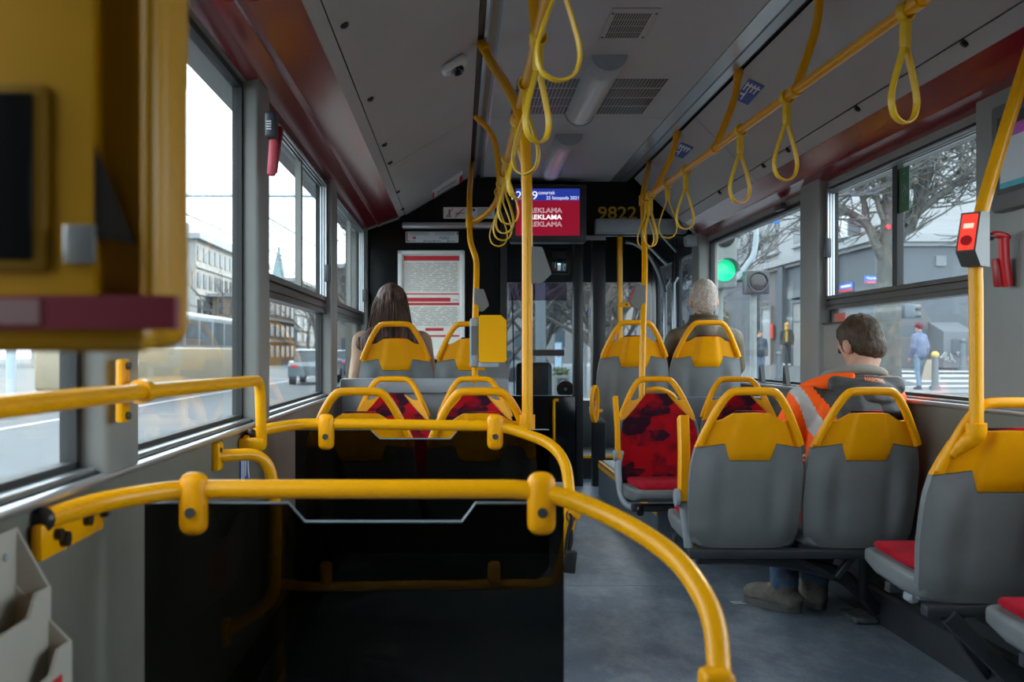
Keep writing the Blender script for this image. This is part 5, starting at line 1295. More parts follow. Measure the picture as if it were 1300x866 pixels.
def bdoor(y0, y1, z1, mm, split=True):
    d = MB().box(13.28, 13.37, y0, y1, 0.45, z1).build('door', mm, bd)
    MB().box(13.22, 13.36, y0-0.12, y0, 0.45, z1+0.1).box(13.22, 13.36, y1, y1+0.12, 0.45, z1+0.1).box(13.22, 13.36, y0, y1, z1, z1+0.1).build('door_frame', GREYW, d)
    if split: MB().box(13.26, 13.285, (y0+y1)/2-0.02, (y0+y1)/2+0.02, 0.45, z1).box(13.26, 13.285, y0, y1, z1-0.75, z1-0.70).build('door_bar', GREYW, d)
PALEB = mat('pale_door', (0.224, 0.224, 0.224), 0.6, var=0.06)
bdoor(36.8, 39.6, 2.95, PALEB); bdoor(42.4, 43.6, 2.9, WHITEW, False)
MB().box(13.2, 13.36, 36.4, 40.0, 3.15, 3.45).build('door_canopy', GREYW, bd)
MB().box(13.1, 13.36, 40.4, 41.0, 0.4, 4.5).box(13.1, 13.36, 44.2, 44.9, 0.4, 4.5).box(13.1, 13.36, 35.0, 35.6, 0.4, 4.5).build('pilaster', mat('grey_pilaster', (0.078, 0.0878, 0.1008), 0.8), bd)
MB().box(13.20, 13.27, 42.0, 42.25, 1.6, 2.2).build('red_plate', REDP, bd)
m = MB(); m.box(12.6, 13.36, 36.2, 47, 0.05, 0.28); m.box(12.9, 13.36, 36.2, 47, 0.28, 0.45); m.build('entrance_steps', mat('step_stone', (0.20, 0.22, 0.25), 0.85), bd)
# frontal wall features
u = P(1188, 325, 31.98); v = P(1201, 338, 31.98); gvn = MB().box(u.x, v.x, 31.95, 32.0, v.z, u.z).build('wall_vent', mat('grey_grille', (0.20, 0.22, 0.24), 0.6), bd)
for k in range(5): MB().box(u.x, v.x, 31.935, 31.95, v.z+(u.z-v.z)*(k+.3)/5, v.z+(u.z-v.z)*(k+.6)/5).build('louvre', GREYW, gvn)
ac = thing('air_conditioner', 'white air conditioning unit on the wall above the grey cornice', 'air conditioner', (13.2, 34.3, 4.9))
MB().rbox((13.25, 34.3, 5.25), (0.55, 1.3, 0.75), 0.03, 2).build('case', mat('ac_white', (0.60, 0.61, 0.61), 0.5), ac); MB().disc((12.97, 34.4, 5.25), (1, 0, 0), 0.28, 0.03, 20).build('fan_grille', GREYW, ac); MB().box(13.0, 13.5, 33.7, 34.9, 4.80, 4.88).build('bracket', GREYW, ac)
MB().rbox((13.32, 33.63, 5.25), (0.4, 0.02, 0.6), 0.005, 1).build('side_grille', GREYW, ac)
# street name plates
def nameplate(px0, px1, py0, py1, txt, label):
    Y = 31.93; u = P(px0, py0, Y); v = P(px1, py1, Y)
    t = thing('street_sign', label, 'sign', ((u.x+v.x)/2, Y, v.z), 'street name plates')
    MB().box(u.x, v.x, Y, Y+0.04, v.z, u.z).build('plate', mat('sign_blue', (0.02, 0.10, 0.42), 0.4), t)
    MB().box(u.x, v.x, Y-0.012, Y, v.z, v.z+(u.z-v.z)*0.27).build('red_band', REDP, t)
    if txt: text(txt, WHT, t, 'lettering', ((u.x+v.x)/2, Y-0.006, (u.z+v.z)/2+0.03), h=(u.z-v.z)*0.42, w=(v.x-u.x)*0.72, bold=0.01)
    text('śródmieście', WHT, t, 'small_lettering', ((u.x+v.x)/2, Y-0.015, v.z+(u.z-v.z)*0.13), h=(u.z-v.z)*0.12, w=(v.x-u.x)*0.55)
    return t
nameplate(1097.5, 1115, 350, 359.5, 'Wspólna', 'blue street name plate with red band on the grey front wall')
s2 = thing('street_sign', 'blue street name plate with red band on the wall turning away', 'sign', (13.3, 34, 3.2), 'street name plates')
m = MB().box(13.30, 13.34, 33.65, 34.9, 3.10, 3.40).build('plate', MATS['sign_blue'], s2); MB().box(13.288, 13.30, 33.65, 34.9, 3.10, 3.18).build('red_band', REDP, s2)
MB().box(13.29, 13.30, 33.8, 34.7, 3.25, 3.32).build('lettering', WHT, s2)
# poster box, cabinet with graffiti
u = P(1247, 390, 31.9); v = P(1264, 447, 31.9)
po = thing('poster_board', 'red framed poster board on the grey front wall', 'poster', ((u.x+v.x)/2, 31.9, v.z))
MB().box(u.x, v.x, 31.9, 31.98, v.z, u.z).build('frame', mat('magenta_red', (0.42, 0.05, 0.09), 0.5), po)
MB().box(u.x+0.06, v.x-0.08, 31.88, 31.9, v.z+0.06, u.z-0.35).build('sheet', mat('poster_sheet', (0.25, 0.22, 0.38), 0.6, col2=(0.55, 0.30, 0.40), vscale=3), po)
u = P(1198, 408, 31.0); v = P(1236, 463, 31.0)
cb = thing('utility_cabinet', 'pale utility cabinet with sloped top and graffiti before the wall', 'cabinet', ((u.x+v.x)/2, 31.4, v.z))
MB().prism([(31.0, v.z-0.1), (31.98, v.z-0.1), (31.98, u.z), (31.0, u.z-0.32)], 'x', u.x, v.x).build('body', mat('cabinet_grey', (0.1178, 0.1302, 0.1457), 0.8), cb)
MB().box(u.x+0.25, v.x-0.1, 30.97, 31.0, v.z+0.35, u.z-0.55).build('door_panel', WALLB, cb)
gm = MB(); r5 = random.Random(5)
for k in range(7):
    x = u.x-0.05+0.16*k; gm.tube(catmull([V(x+r5.uniform(-.08, .12), 30.965, v.z+0.05+r5.uniform(0, .35)) for _ in range(5)], 4), 0.016, 5)
gm.build('graffiti', LINE, cb)

# ---- trees
BARK = mat('grey_bark', (0.0788, 0.0788, 0.075), 0.9, var=0.25, vscale=12, bump=0.5, bscale=30)
BARKD = mat('dark_bark', (0.06, 0.052, 0.048), 0.9, var=0.2, vscale=8)
def limb(m, p, d, L, r, depth, rn, droop=0.0, n=6):
    pts = [p]; q = p.copy(); dd = d.copy(); seg = 4
    for i in range(seg):
        dd = (dd+V(rn.uniform(-.22, .22), rn.uniform(-.22, .22), rn.uniform(-.10, .16)+droop)).normalized(); q = q+dd*L/seg; pts.append(q.copy())
    m.tube(pts, [r*(1-0.55*i/seg) for i in range(seg+1)], n, False)
    if depth > 0:
        for i in range(rn.choice((3, 4))):
            t = rn.randint(1, seg); nd = (dd+V(rn.uniform(-1, 1), rn.uniform(-1, 1), rn.uniform(-.35, .7))).normalized()
            limb(m, pts[t], nd, L*rn.uniform(.55, .8), max(0.008, r*rn.uniform(.40, .58)), depth-1, rn, droop, 5 if depth > 1 else 4)
def tree(x, y, h, r, seed, label, depth=4, mm=BARKD, group=None, name='bare_tree', nmain=5, hs=1.0):
    rn = random.Random(seed); z = gz(x, y); t = thing(name, label, 'tree', (x, y, z), group)
    pts = [V(x+rn.uniform(-.06, .06)*i, y, z-0.05+h*i/5) for i in range(6)]
    MB().tube(pts, [r*(1.15-0.10*i) for i in range(6)], 10).build('trunk', mm, t); h = h*hs
    m = MB()
    for i in range(nmain):
        a = 2*PI*i/nmain+rn.uniform(-.4, .4); s = pts[rn.choice((3, 4, 5, 5))]
        limb(m, s, V(math.cos(a)*.8, math.sin(a)*.8, rn.uniform(.5, 1.1)).normalized(), h*rn.uniform(.5, .75), r*rn.uniform(.35, .5), depth-1, rn)
    m.build('branches', mm, t); return t
# pruned street tree seen through the sliding window
tx = P(1129, 0, 15.0).x
t = thing('street_tree', 'grey-barked bare street tree beside the zebra crossing', 'tree', (tx, 15.0, gz(tx, 15)))
MB().tube(catmull([V(tx, 15, -0.1+gz(tx, 15)), P(1127, 460, 15), P(1128, 380, 15), P(1131, 320, 15), P(1135, 250, 15), P(1137, 200, 15), P(1136, 120, 15), P(1130, 20, 15)], 4), [0.20]*4+[0.185]*8+[0.17]*8+[0.15]*9, 14).build('trunk', BARK, t)
def brs(pl, r0, r1, nm='branch'):
    r0 *= 0.78; r1 *= 0.7
    pts = catmull([P(a, b, 15+c) for a, b, c in pl], 6); n = len(pts)
    m = MB(); m.tube(pts, [r0+(r1-r0)*i/(n-1) for i in range(n)], 8); rn = random.Random(int(pl[0][0]*7+pl[-1][1]))
    for i in range(4, n, 2):
        d = V(rn.uniform(-1, 1), rn.uniform(-.5, .5), rn.uniform(-.4, 1)).normalized(); limb(m, pts[i], d, rn.uniform(.4, 1.0), r1*0.5+0.005, 2, rn)
    m.build(nm, BARK, t)
brs([(1128, 345, 0), (1112, 310, 0), (1100, 285, .1), (1075, 268, .1), (1052, 256, .2), (1030, 255, .2)], 0.11, 0.05)
brs([(1102, 288, .1), (1098, 262, .1), (1092, 245, .2), (1082, 232, .2), (1070, 210, .3)], 0.07, 0.03)
brs([(1128, 290, 0), (1117, 268, -.1), (1110, 240, -.1), (1102, 220, -.2), (1090, 190, -.2)], 0.06, 0.03)
brs([(1128, 242, 0), (1112, 243, -.2), (1090, 246, -.2), (1068, 248, -.3), (1052, 251, -.3), (1035, 245, -.3)], 0.06, 0.03)
brs([(1134, 240, 0), (1120, 228, .1), (1108, 215, .2), (1100, 205, .2)], 0.06, 0.03)
brs([(1130, 320, 0), (1147, 295, .1), (1158, 282, .1), (1163, 260, .1), (1170, 230, .2), (1178, 200, .2), (1186, 180, .2), (1192, 150, .3)], 0.11, 0.05)
brs([(1160, 275, .1), (1180, 258, .0), (1205, 240, -.1), (1225, 222, -.2), (1245, 207, -.2), (1275, 205, -.2)], 0.08, 0.03)
brs([(1148, 280, .1), (1170, 248, .2), (1185, 215, .3), (1193, 190, .3), (1205, 178, .3), (1225, 172, .4), (1255, 180, .4)], 0.06, 0.02)
brs([(1150, 285, 0), (1175, 245, .3), (1205, 232, .4), (1230, 225, .4), (1258, 228, .5)], 0.05, 0.015)
brs([(1163, 215, 0), (1180, 205, .1), (1210, 200, .1), (1235, 190, .1), (1262, 170, .1)], 0.04, 0.015)
brs([(1150, 240, 0), (1162, 215, 0), (1172, 195, .1), (1190, 165, .1)], 0.04, 0.02)
MB().disc(P(1128, 288, 14.83), (0, 1, 0), 0.04, 0.02, 10).build('red_mark', REDP, t)
# trees ahead of the windscreen
FT = [(0.75, 19, 5.5, .14), (1.9, 24, 6.2, .20), (3.0, 21, 5.2, .16), (2.6, 31, 7, .2), (4.2, 27, 6, .18), (5.4, 34, 7, .2), (1.2, 38, 7, .2), (3.4, 44, 8, .22), (7.0, 46, 8, .2), (0.9, 27, 6, .16), (4.9, 22.5, 5.0, .14)]
for i, (x, y, h, r) in enumerate(FT): tree(x, y, h*0.34, r*0.8, 20+i, 'bare dark tree standing ahead beyond the windscreen', 5, BARKD, 'bare trees beyond the windscreen', nmain=8, hs=1.9)
# left side: small bare trees by the white building
for i, (px, Y) in enumerate(((400, 58), (452, 60), (272, 62), (296, 66), (447, 48), (391, 75))):
    x = (px-VPX)*Y/FPX; tree(x, Y, 3.4, .14, 60+i, 'bare tree in front of the buildings across the street', 3, BARKD, 'bare trees across the street')
# autumn hedge behind the pedestrian light
hx, hy = P(935, 0, 50).x, 50
m = MB(); r6 = random.Random(8)
for k in range(1500):
    x = hx+r6.uniform(-1.7, 1.2); y = hy+r6.uniform(-.7, .7); z = 0.05+r6.uniform(0, 3.1); s = r6.uniform(.06, .15)
    a = V(r6.uniform(-1, 1), r6.uniform(-1, 1), r6.uniform(-1, 1)).normalized()*s; b = a.orthogonal().normalized()*s*.6; c = V(x, y, z); m.add([c-a, c+b, c+a, c-b], [(0, 1, 2, 3)])
hg = thing('autumn_shrub', 'pale yellow autumn shrub behind the dark pedestrian signal', 'shrub', (hx, hy, 0.05))
m.build('leaves', mat('autumn_leaves', (0.35, 0.27, 0.12), 0.8, col2=(0.55, 0.50, 0.38), vscale=3), hg)['kind'] = 'stuff'
m = MB()
for k in range(6): limb(m, V(hx+r6.uniform(-1, .8), hy, 0.0), V(r6.uniform(-.2, .2), 0, 1).normalized(), 2.2, .05, 2, r6)
m.build('stems', BARKD, hg)

# ---- traffic lights
GLIT = mat('green_signal', (0.01, 0.55, 0.24), 0.3, emit=0.5)
HSG = mat('signal_housing', (0.154, 0.1715, 0.168), 0.5)
DARKL = mat('dark_lens', (0.02, 0.018, 0.018), 0.2)
tl = thing('traffic_light', 'large traffic light with glowing green lens beyond the wide window', 'traffic light', (P(920, 0, 11).x, 11, gz(2.9, 11)))
c = P(920, 300, 11); MB().rbox((c.x, 11.12, c.z-0.10), (0.28, 0.24, 0.95), 0.03, 3).build('housing', HSG, tl)
for (py, mm, nm) in ((343.5, GLIT, 'green_lens'), (300, DARKL, 'amber_lens'), (258, DARKL, 'red_lens')):
    q = P(919.5, py, 10.99); o = MB().ell((q.x, 10.99, q.z), (0.122, 0.03, 0.122), None, 24, 10).build(nm, mm, tl)
    hood = [V(q.x+0.130*math.cos(a), 0, q.z+0.130*math.sin(a)) for a in [PI*(-.05+1.1*k/16) for k in range(17)]]
    m = MB(); vs_ = [V(p.x, 10.99, p.z) for p in hood]+[V(p.x, 10.82, p.z) for p in hood]; m.add(vs_, [(k, k+1, k+18, k+17) for k in range(16)]); hv = m.build('visor', HSG, tl); sm = hv.modifiers.new('thick', 'SOLIDIFY'); sm.thickness = 0.006
MB().tube([(c.x-0.02, 11.2, gz(2.9, 11)-0.05), (c.x-0.02, 11.2, c.z)], 0.055, 12).build('pole', HSG, tl)
arm = catmull([P(937, 352, 11.3), P(948, 336, 11.3), P(957, 322, 11.3), P(960, 300, 11.3), P(960.5, 270, 11.3), P(960.5, 230, 11.3)], 6)
tag(MB().tube([V(c.x-0.02, 11.25, arm[0].z-0.1)]+arm, 0.030, 12).build('signal_mast', mat('mast_grey', (0.30, 0.36, 0.40), 0.5)), 'curved grey mast rising behind the green traffic light', 'pole')
u = P(964, 272, 11.3); v = P(988, 284.5, 11.3)
tag(MB().rbox(((u.x+v.x)/2, 11.26, (u.z+v.z)/2+0.06), (v.x-u.x, 0.02, u.z-v.z+0.12), 0.008, 2).build('blue_sign', mat('sky_blue_sign', (0.014, 0.154, 0.455), 0.4)), 'plain blue road sign on the curved grey mast', 'sign')
ps = thing('pedestrian_signal', 'dark unlit pedestrian signal beside the green traffic light', 'traffic light', (P(963, 0, 10.5).x, 10.5, P(0, 380, 10.5).z))
q = P(963, 358, 10.5); MB().rbox((q.x, 10.6, q.z), (0.25, 0.18, 0.25), 0.02, 2).build('housing', mat('signal_black', (0.022, 0.026, 0.03), 0.4), ps)
m = MB(); m.tube([V(q.x+0.105*math.cos(a), 10.505, q.z+0.105*math.sin(a)) for a in [2*PI*k/24 for k in range(25)]], 0.012, 6); m.build('lens_ring', MATS['signal_black'], ps)
MB().ell((q.x, 10.51, q.z), (0.095, 0.02, 0.095), None, 20, 8).build('lens', DARKL, ps)
MB().tube([(q.x-0.02, 10.62, q.z), (q.x-0.02, 10.62, gz(3, 10.5)-0.05)], 0.035, 10).build('pole', HSG, ps)
sg = thing('small_signal', 'small dark side signal on slim white pole by the zebra', 'traffic light', (P(1139, 0, 24).x, 24, 0.05))
MB().tube([P(1139, 300, 24), (P(1139, 0, 24).x, 24, 0.0)], 0.045, 10).build('pole', TRIMW, sg)
q = P(1152, 395, 24); MB().rbox(q, (0.26, 0.3, 0.34), 0.03, 2).build('housing', GREYW, sg); MB().tube([q+V(0.1, 0, 0.09), q+V(0.3, 0, 0.09)], 0.07, 10).tube([q+V(0.1, 0, -0.09), q+V(0.3, 0, -0.09)], 0.07, 10).build('visor', GREYW, sg); MB().tube([q, q+V(-0.25, 0, 0)], 0.02, 8).build('bracket', GREYW, sg)
for i, (px, py, Y, lab) in enumerate(((1187, 494, 25.0, 'dark street bollard with pale cap beside the person with the bag'), (1222.5, 467, 30.6, 'dark street bollard before the utility cabinet'), (1251, 489, 26, 'dark street bollard before the red poster board'), (988.5, 482, 34, 'dark street bollard beside the person in yellow hood'))):
    x = P(px, 0, Y).x; z = gz(x, Y); b = thing('bollard', lab, 'bollard', (x, Y, z), 'street bollards')
    MB().tube([(x, Y, z-0.02), (x, Y, z+0.12), (x, Y, z+0.125), (x, Y, z+0.85)], [0.13, 0.13, 0.085, 0.075], 12).build('shaft', GREYW, b); MB().ell((x, Y, z+0.90), (0.10, 0.10, 0.09)).build('cap', mat('bollard_cap%d' % i, (0.45, 0.33, 0.10) if i in (0, 2) else (0.10, 0.11, 0.12), 0.5), b)

# ---- pedestrians
def standing(px, py_feet, Y, H, face, stride=0.0, armL=None, armR=None):
    x = P(px, 0, Y).x; z = gz(x, Y); k = H/1.75; f = rotm(face); J = {}
    def w(a, b, c): return V(x, Y, z)+(f @ V(a, b, 0))*k+V(0, 0, c*k)
    J['head'] = w(0, 0.02, 1.635); J['neck'] = w(0, 0, 1.47); J['chest'] = w(0, 0, 1.24); J['pelvis'] = w(0, 0, 0.95)
    for s, q in (('L', -1), ('R', 1)):
        st = stride*q; J['sh'+s] = w(q*0.165, 0, 1.40); J['el'+s] = w(q*0.225, -0.03-st*.2, 1.12); J['wr'+s] = w(q*0.22, 0.06-st*.4, 0.88); J['pn'+s] = V(0, 0, 1) if False else f @ V(-q, 0, 0)
        J['hip'+s] = w(q*0.085, 0, 0.90); J['kn'+s] = w(q*0.09, 0.03+st*.5, 0.50); J['an'+s] = w(q*0.09, st, 0.085); J['to'+s] = w(q*0.10, st+0.14, 0.05)
    return J, k, w
J, k, w = standing(1167, 495, 25.3, 1.70, 0.35, 0.10)
def beanie(root, c, M, k):
    m = MB(); m.ell(c+M @ V(0, -0.005, 0.055)*k, (0.098*k, 0.108*k, 0.085*k), M); m.ell(c+M @ V(0, -0.03, 0.01)*k, (0.09*k, 0.085*k, 0.06*k), M); m.build('knit_hat', mat('maroon_hat', (0.0975, 0.0188, 0.03), 0.9), root, 80)
BLUEC = mat('quilted_blue_coat', (0.0975, 0.1275, 0.21), 0.6, var=0.2, vscale=9)
person('person', 'pedestrian in quilted blue coat and dark red hat, walking away with a bag', J, 0.75, 0.0, BLUEC, mat('pale_jeans', (0.12, 0.18, 0.2475), 0.8), MATS['dark_jeans'], beanie, voxel=0.02, k=k, bulk=1.12)
bg = thing('shopping_bag', 'pale beige shopping bag carried by the pedestrian in blue', 'bag', J['wrR']-V(0, 0, 0.6))
p = J['wrR']+V(0.08, -0.05, -0.10)
MB().loft([[p+V(sx*a, sy*b, z) for sx, sy in ((-1, -1), (1, -1), (1, 1), (-1, 1))] for a, b, z in ((.07, .03, 0.02), (.16, .07, -.15), (.24, .10, -.50))]).build('bag_body', mat('paper_bag', (0.35, 0.294, 0.238), 0.8), bg)
MB().tube([p+V(-.05, 0, 0.02), J['wrR']+V(0.0, 0, -0.02), p+V(.05, 0, 0.02)], 0.008, 6).build('bag_handle', PALEB, bg)
J, k, w = standing(965, 482, 34.2, 1.70, 2.95, 0.03)
J['elR'] = w(0.24, 0.14, 1.18); J['wrR'] = w(0.10, 0.20, 1.50); J['pnR'] = V(0, 0.9, 0.2)
person('person', 'pedestrian in dark navy jacket and jeans holding a hand to the face', J, 2.95, 0.0, mat('navy_jacket', (0.025, 0.035, 0.055), 0.7), mat('blue_trousers', (0.05, 0.085, 0.16), 0.8), MATS['black_shoe'], short_hair(BROWNH, vox=0.012), voxel=0.018, k=k, bulk=1.15)
J, k, w = standing(999, 475, 38.5, 1.68, 2.75, 0.16)
def yhood(root, c, M, k):
    m = MB(); m.ell(c+M @ V(0, -0.03, 0.02)*k, (0.105*k, 0.10*k, 0.125*k), M); m.cap(c+M @ V(0, -0.02, -0.10)*k, c+M @ V(0, 0.06, -0.15)*k, 0.10*k, 0.09*k); blob(m, 0.015, 2).build('yellow_hood', mat('yellow_hoodie', (0.42, 0.252, 0.021), 0.8), root, 80)
pz = person('person', 'pedestrian in open dark jacket over yellow hooded top and white shoes', J, 2.75, 0.0, mat('black_jacket', (0.022, 0.024, 0.028), 0.7), mat('slate_trousers', (0.035, 0.045, 0.06), 0.8), mat('white_shoe', (0.455, 0.462, 0.476), 0.5), yhood, voxel=0.018, k=k, bulk=1.1)
m = MB(); f = rotm(2.75); m.loft([[J['chest']+(f @ V(a, b, 0))*k+V(0, 0, c*k) for a, b in ((-0.05, .14), (.05, .14), (.05, .175), (-.05, .175))] for c in (-.25, 0.0, .17)]); m.build('yellow_top', MATS['yellow_hoodie'], pz, 80)

# ---- cars
def car(x, y, rz, col, label, L=4.3):
    t = thing('car', label, 'car', (x, y, gz(x, y)), None, rz)
    z0 = 0.0
    body = [(-2.15, .35), (-2.15, .75), (-1.95, .92), (-1.5, .96), (1.0, .95), (1.75, .86), (2.12, .70), (2.15, .35)]
    MB().prism(body, 'x', -.86, .86).build('body', mat('car_paint_'+label[:12].replace(' ', '_'), col, 0.25, coat=0.6), t, 30, False)
    cab = [(-1.75, .94), (-1.25, 1.38), (.25, 1.42), (1.0, .94)]
    MB().loft([[V(s*w_, a, b) for a, b in cab] for s, w_ in ((-1, .80), (-1, .70), (1, .70), (1, .80))][1:3]).build('glasshouse', PANEW, t, 30, False)
    MB().prism([(-1.30, 1.37), (.28, 1.41), (.25, 1.45), (-1.2, 1.42)], 'x', -.70, .70).build('roof', MATS['car_paint_'+label[:12].replace(' ', '_')], t, 30, False)
    for sx in (-.80, .80):
        for sy_ in (-1.35, 1.35): MB().disc((sx, sy_, .32), (1, 0, 0), .32, .22, 18).build('wheel', RUB, t, 40, False)
    for sx in (-.6, .6): MB().rbox((sx, 2.13, .66), (.3, .06, .12), .02, 2).build('headlight', WHT, t, 40, False); MB().rbox((sx, -2.14, .74), (.3, .05, .14), .02, 2).build('tail_light', REDP, t, 40, False)
    return t
car(-6.0, 42, 0, (0.09, 0.125, 0.145), 'blue-grey car driving behind the single pillar of the spire window')
car(-7.6, 62, 0, (0.22, 0.225, 0.23), 'white car beyond the spire window near the tall office block')
car(-5.6, 55, 0, (0.03, 0.07, 0.15), 'blue car beside the shoulder of the long-haired woman')
car(1.05, 45, PI/2, (0.20, 0.21, 0.22), 'white car parked across the road ahead of the windscreen')

# ---- overhead bar and wires on the left
ob = thing('overhead_mast', 'grey mast with long horizontal arm over the street, crossing the sky', 'pole', (-9.0, 20, -0.3))
MB().tube([(-9.0, 20, -0.3), (-9.0, 20, 5.0)], 0.10, 12).build('mast', MATS['mast_grey'], ob)
MB().tube([(-9.0, 20, 4.18), (-2.5, 20, 4.15)], 0.032, 10).build('arm', MATS['mast_grey'], ob)
for x in (-6.4, -4.6): MB().tube([(x, 20, 4.18), (x*1.08, 50, 5.0), (x*1.15, 88, 5.6)], 0.022, 6).build('wire', GREYW, ob)

# ---- pale tram on the left
tr = thing('tram', 'long pale cream and grey tram passing outside the single-pane window', 'tram', (-9.6, 33, -0.28))
CREAM = mat('tram_cream', (0.234, 0.195, 0.13), 0.4, var=0.05, vscale=1)
MB().rbox((-9.6, 32.5, 0.62), (2.2, 15, 1.2), 0.12, 3).build('lower_body', CREAM, tr)
MB().rbox((-9.6, 32.5, 1.65), (2.16, 14.9, 1.3), 0.15, 3).build('upper_body', mat('tram_blue_grey', (0.14, 0.175, 0.1995), 0.35, var=0.06, vscale=1), tr)
for k in range(8):
    y = 25.8+1.75*k; MB().box(-8.53, -8.51, y, y+1.45, 1.25, 2.05).build('window', PANEW, tr)
for y in (27, 30, 35, 38): MB().disc((-8.7, y, -0.02), (1, 0, 0), 0.26, 0.12, 16).build('wheel', RUB, tr)
MB().rbox((-8.5, 26.2, 0.75), (0.06, 0.2, 0.2), 0.03, 2).build('lamp', WHT, tr)

# ---- buildings on the left
def block(name, label, x0, x1, y0, y1, h, wm, floors, ny, wz=0.55, wy=0.55, roof=0.4, base=0.0, facex=True, fm=None, group=None):
    t = thing(name, label, 'building', ((x0+x1)/2, (y0+y1)/2, -0.3), group)
    MB().box(x0, x1, y0, y1, -0.3, h).build('wall', wm, t); MB().box(x0-.5, x1+.5, y0-.5, y1+.5, h, h+roof).build('roof', fm or TRIMW, t)
    fh = (h-base)/floors; dy = (y1-y0)/ny; wmesh = None
    for i in range(floors):
        for k in range(ny):
            ya = y0+dy*(k+(1-wy)/2); za = base+fh*(i+(1-wz)/2); o = bpy.data.objects.new('window', wmesh) if wmesh else None
            if o is None:
                o = MB().box(-0.06, 0.05, -dy*wy/2, dy*wy/2, 0, fh*wz).build('window', PANEW, t, world=False); wmesh = o.data
            else: link(o, t)
            o.location = Vector((x1+0.02, ya+dy*wy/2, za))-OFF[t.name]
        if i: MB().box(x1, x1+.18, y0, y1, base+fh*i-.12, base+fh*i+.12).build('string_course', TRIMW, t)
    # end face toward the bus
    dx = (x1-x0)/4
    for i in range(floors):
        for k in range(4):
            za = base+fh*(i+(1-wz)/2); xa = x0+dx*(k+.25); MB().box(xa, xa+dx*.5, y0-.05, y0+.05, za, za+fh*wz).build('window', PANEW, t)
    return t
LW = mat('sunlit_white_render', (0.2604, 0.2542, 0.2387), 0.85)
block('office_building', 'white five-storey office block with rows of windows', -40, -24.6, 93, 128, 11.6, LW, 4, 16, roof=0.5, base=1.5)
bb = bpy.data.objects['office_building']; MB().box(-39, -25.6, 94, 128, 11.9, 13.2).build('attic', TRIMW, bb)
block('brick_building', 'warm brick town house under the church spire', -24, -18.6, 97, 112, 6.4, mat('warm_brick', (0.195, 0.1235, 0.0748), 0.85, var=0.1, vscale=1), 3, 5, roof=0.3)
block('office_block', 'pale many-windowed block beyond the brick house', -24, -19.5, 118, 160, 9.4, mat('pale_block', (0.195, 0.208, 0.2145), 0.85), 5, 8)
block('far_block', 'teal-roofed pale block far along the street', -23, -16.5, 164, 210, 10.8, mat('pale_ochre', (0.221, 0.2015, 0.1625), 0.85), 4, 9, fm=mat('teal_roof', (0.12, 0.28, 0.28), 0.6), roof=1.2)
# church with spire
cx, cy = P(354, 0, 172).x, 172
chh = thing('church', 'church with tall pointed grey-green spire', 'church', (cx, cy, -0.3))
SLATE = mat('slate_green', (0.16, 0.24, 0.26), 0.7)
MB().box(cx-1.7, cx+1.7, cy-1.7, cy+1.7, -0.3, 10.2).build('tower', SLATE, chh)
zt_ = P(0, 319, 172).z
MB().loft([[V(cx+s*a, cy+q*a, z) for s, q in ((-1, -1), (1, -1), (1, 1), (-1, 1))] for a, z in ((2.0, 10.2), (1.5, 11.8), (0.25, zt_), (0.2, zt_+.8))]).build('spire', SLATE, chh)
for s in (-1, 1): MB().loft([[V(cx+s*1.4+a*q, cy-1.6+a*r_, z) for q, r_ in ((-1, -1), (1, -1), (1, 1), (-1, 1))] for a, z in ((.5, 9.4), (.02, 13.2))]).build('pinnacle', SLATE, chh)
MB().prism([(cx-4.5, -0.3), (cx+7, -0.3), (cx+7, 9.5), (cx+1.5, 12.5), (cx-4.5, 10.6)], 'y', cy+2, cy+20).build('nave', SLATE, chh)
# far scenery ahead
block('town_house', 'grey-brown houses closing the street ahead behind the bare trees', -12, 0.0, 95, 130, 9, mat('taupe_render', (0.15, 0.135, 0.125), 0.85), 3, 8)
hb_ = thing('far_house', 'pale row of houses far behind the bare trees ahead', 'building', (8, 105, 0))
MB().box(1.2, 24, 100, 110, -0.3, 10.5).build('wall', mat('pale_taupe', (0.17, 0.155, 0.15), 0.85, var=0.15, vscale=0.4), hb_)
for i in range(3):
    for k in range(11): MB().box(1.6+2.0*k, 2.6+2.0*k, 99.95, 100.05, 1.5+3*i, 3.2+3*i).build('window', PANEW, hb_)
MB().prism([(99.5, 10.5), (110.5, 10.5), (105, 13)], 'x', 1.0, 24.2).build('roof', mat('brown_roof', (0.16, 0.10, 0.08), 0.8), hb_)
# advertising light box, tram pole, planter, signs ahead
lb = thing('advert_lightbox', 'upright street advertising box with pale poster among the trees', 'advertisement', (P(708, 0, 30).x, 30, -0.3))
u = P(703, 434, 30); v = P(714, 471, 30); MB().rbox(((u.x+v.x)/2, 30.05, (u.z+v.z)/2), (v.x-u.x, 0.12, u.z-v.z), 0.03, 2).build('case', GREYW, lb); MB().box(u.x+.03, v.x-.03, 29.97, 29.99, v.z+.03, u.z-.03).build('poster', mat('pale_blue_poster', (0.40, 0.50, 0.62), 0.4, emit=0.1), lb)
MB().ell(((u.x+v.x)/2+.02, 29.96, (u.z+v.z)/2+.1), (.07, .01, .13)).build('printed_figure', mat('poster_figure', (0.45, 0.30, 0.25), 0.5), lb); MB().box((u.x+v.x)/2-.05, (u.x+v.x)/2+.05, 30, 30.08, -0.3, v.z).build('foot', GREYW, lb)
tp_ = thing('catenary_pole', 'thick grey street pole standing among the bare trees ahead', 'pole', (P(687, 0, 17).x, 17, -0.3))
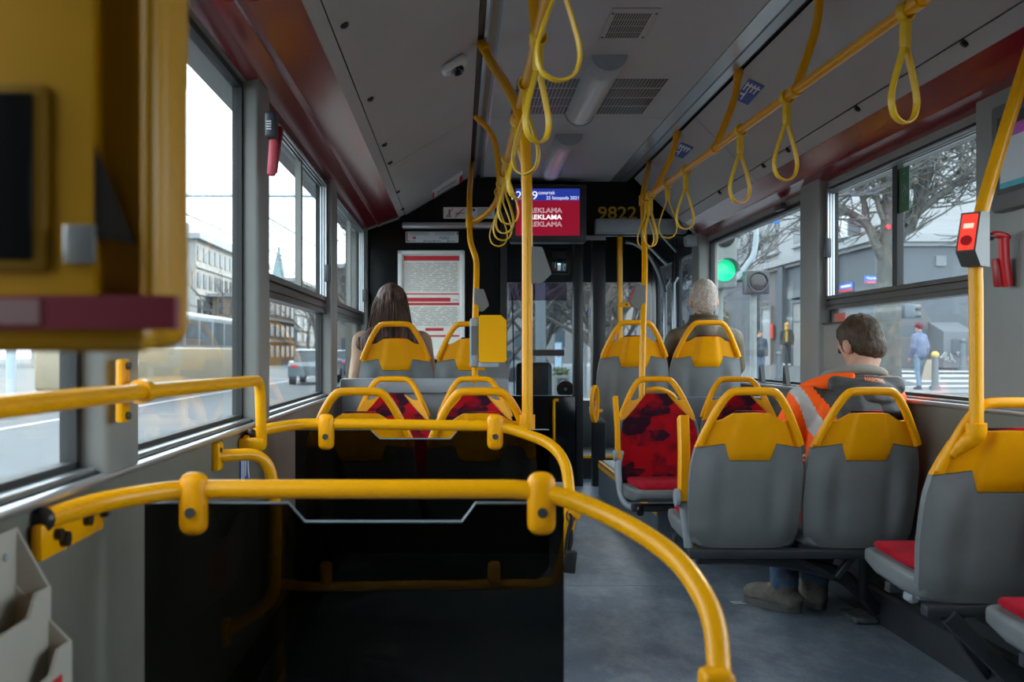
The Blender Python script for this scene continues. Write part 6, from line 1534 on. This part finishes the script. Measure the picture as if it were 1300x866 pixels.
MB().tube([(P(687, 0, 17).x, 17, -0.32), (P(685, 0, 17).x, 17, 5.5)], [0.10, 0.075], 14).build('shaft', mat('galvanised', (0.075, 0.082, 0.092), 0.5), tp_); MB().tube([(P(687, 0, 17).x, 17, -0.3), (P(687, 0, 17).x, 17, 0.25)], 0.13, 14).build('base', GREYW, tp_)
pl_ = thing('planter', 'square concrete planter with dark panel and low shrub ahead', 'planter', (P(714, 0, 20).x, 20, -0.3))
u = P(704, 477, 20); v = P(724, 492, 20); MB().rbox(((u.x+v.x)/2, 20.2, (u.z+v.z)/2-.15), (v.x-u.x, .4, u.z-v.z+.3), .02, 2).build('box', mat('planter_concrete', (0.13, 0.125, 0.115), 0.85), pl_); MB().box(u.x+.06, v.x-.06, 19.98, 20.0, v.z+.03, u.z-.05).build('dark_panel', BLKP, pl_)
m = MB()
for k in range(160):
    c = V(r6.uniform(u.x, v.x), 20.2+r6.uniform(-.15, .15), u.z+r6.uniform(0, .16)); a = V(r6.uniform(-1, 1), r6.uniform(-1, 1), r6.uniform(-1, 1)).normalized()*.04; b = a.orthogonal().normalized()*.025; m.add([c-a, c+b, c+a, c-b], [(0, 1, 2, 3)])
m.build('shrub_leaves', mat('shrub_green', (0.10, 0.12, 0.06), 0.8), pl_)['kind'] = 'stuff'
for i, (px, py, Y, w_, lab) in enumerate(((744, 402, 26, .16, 'small blue square road sign seen between the cab posts'), (751, 399, 24, .2, 'round blue road sign seen between the cab posts'), (742.5, 428, 27, .13, 'low blue parking sign seen between the cab posts'), (784, 427, 28, .14, 'small red and white sign seen past the door pole'))):
    q = P(px, py, Y); s = thing('road_sign', lab, 'sign', (q.x, Y, gz(q.x, Y)), 'small road signs ahead'); mm = mat('road_sign_%d' % i, (0.02, 0.16, 0.60) if i < 3 else (0.5, 0.08, 0.08), 0.4)
    (MB().disc(q, (0, 1, 0), w_*.6, .02, 18) if i == 1 else MB().rbox(q, (w_, .02, w_*1.3), .01, 1)).build('plate', mm, s); MB().tube([q+V(0, .03, 0), V(q.x, Y+.03, gz(q.x, Y)-.02)], .03, 8).build('post', GREYW, s)
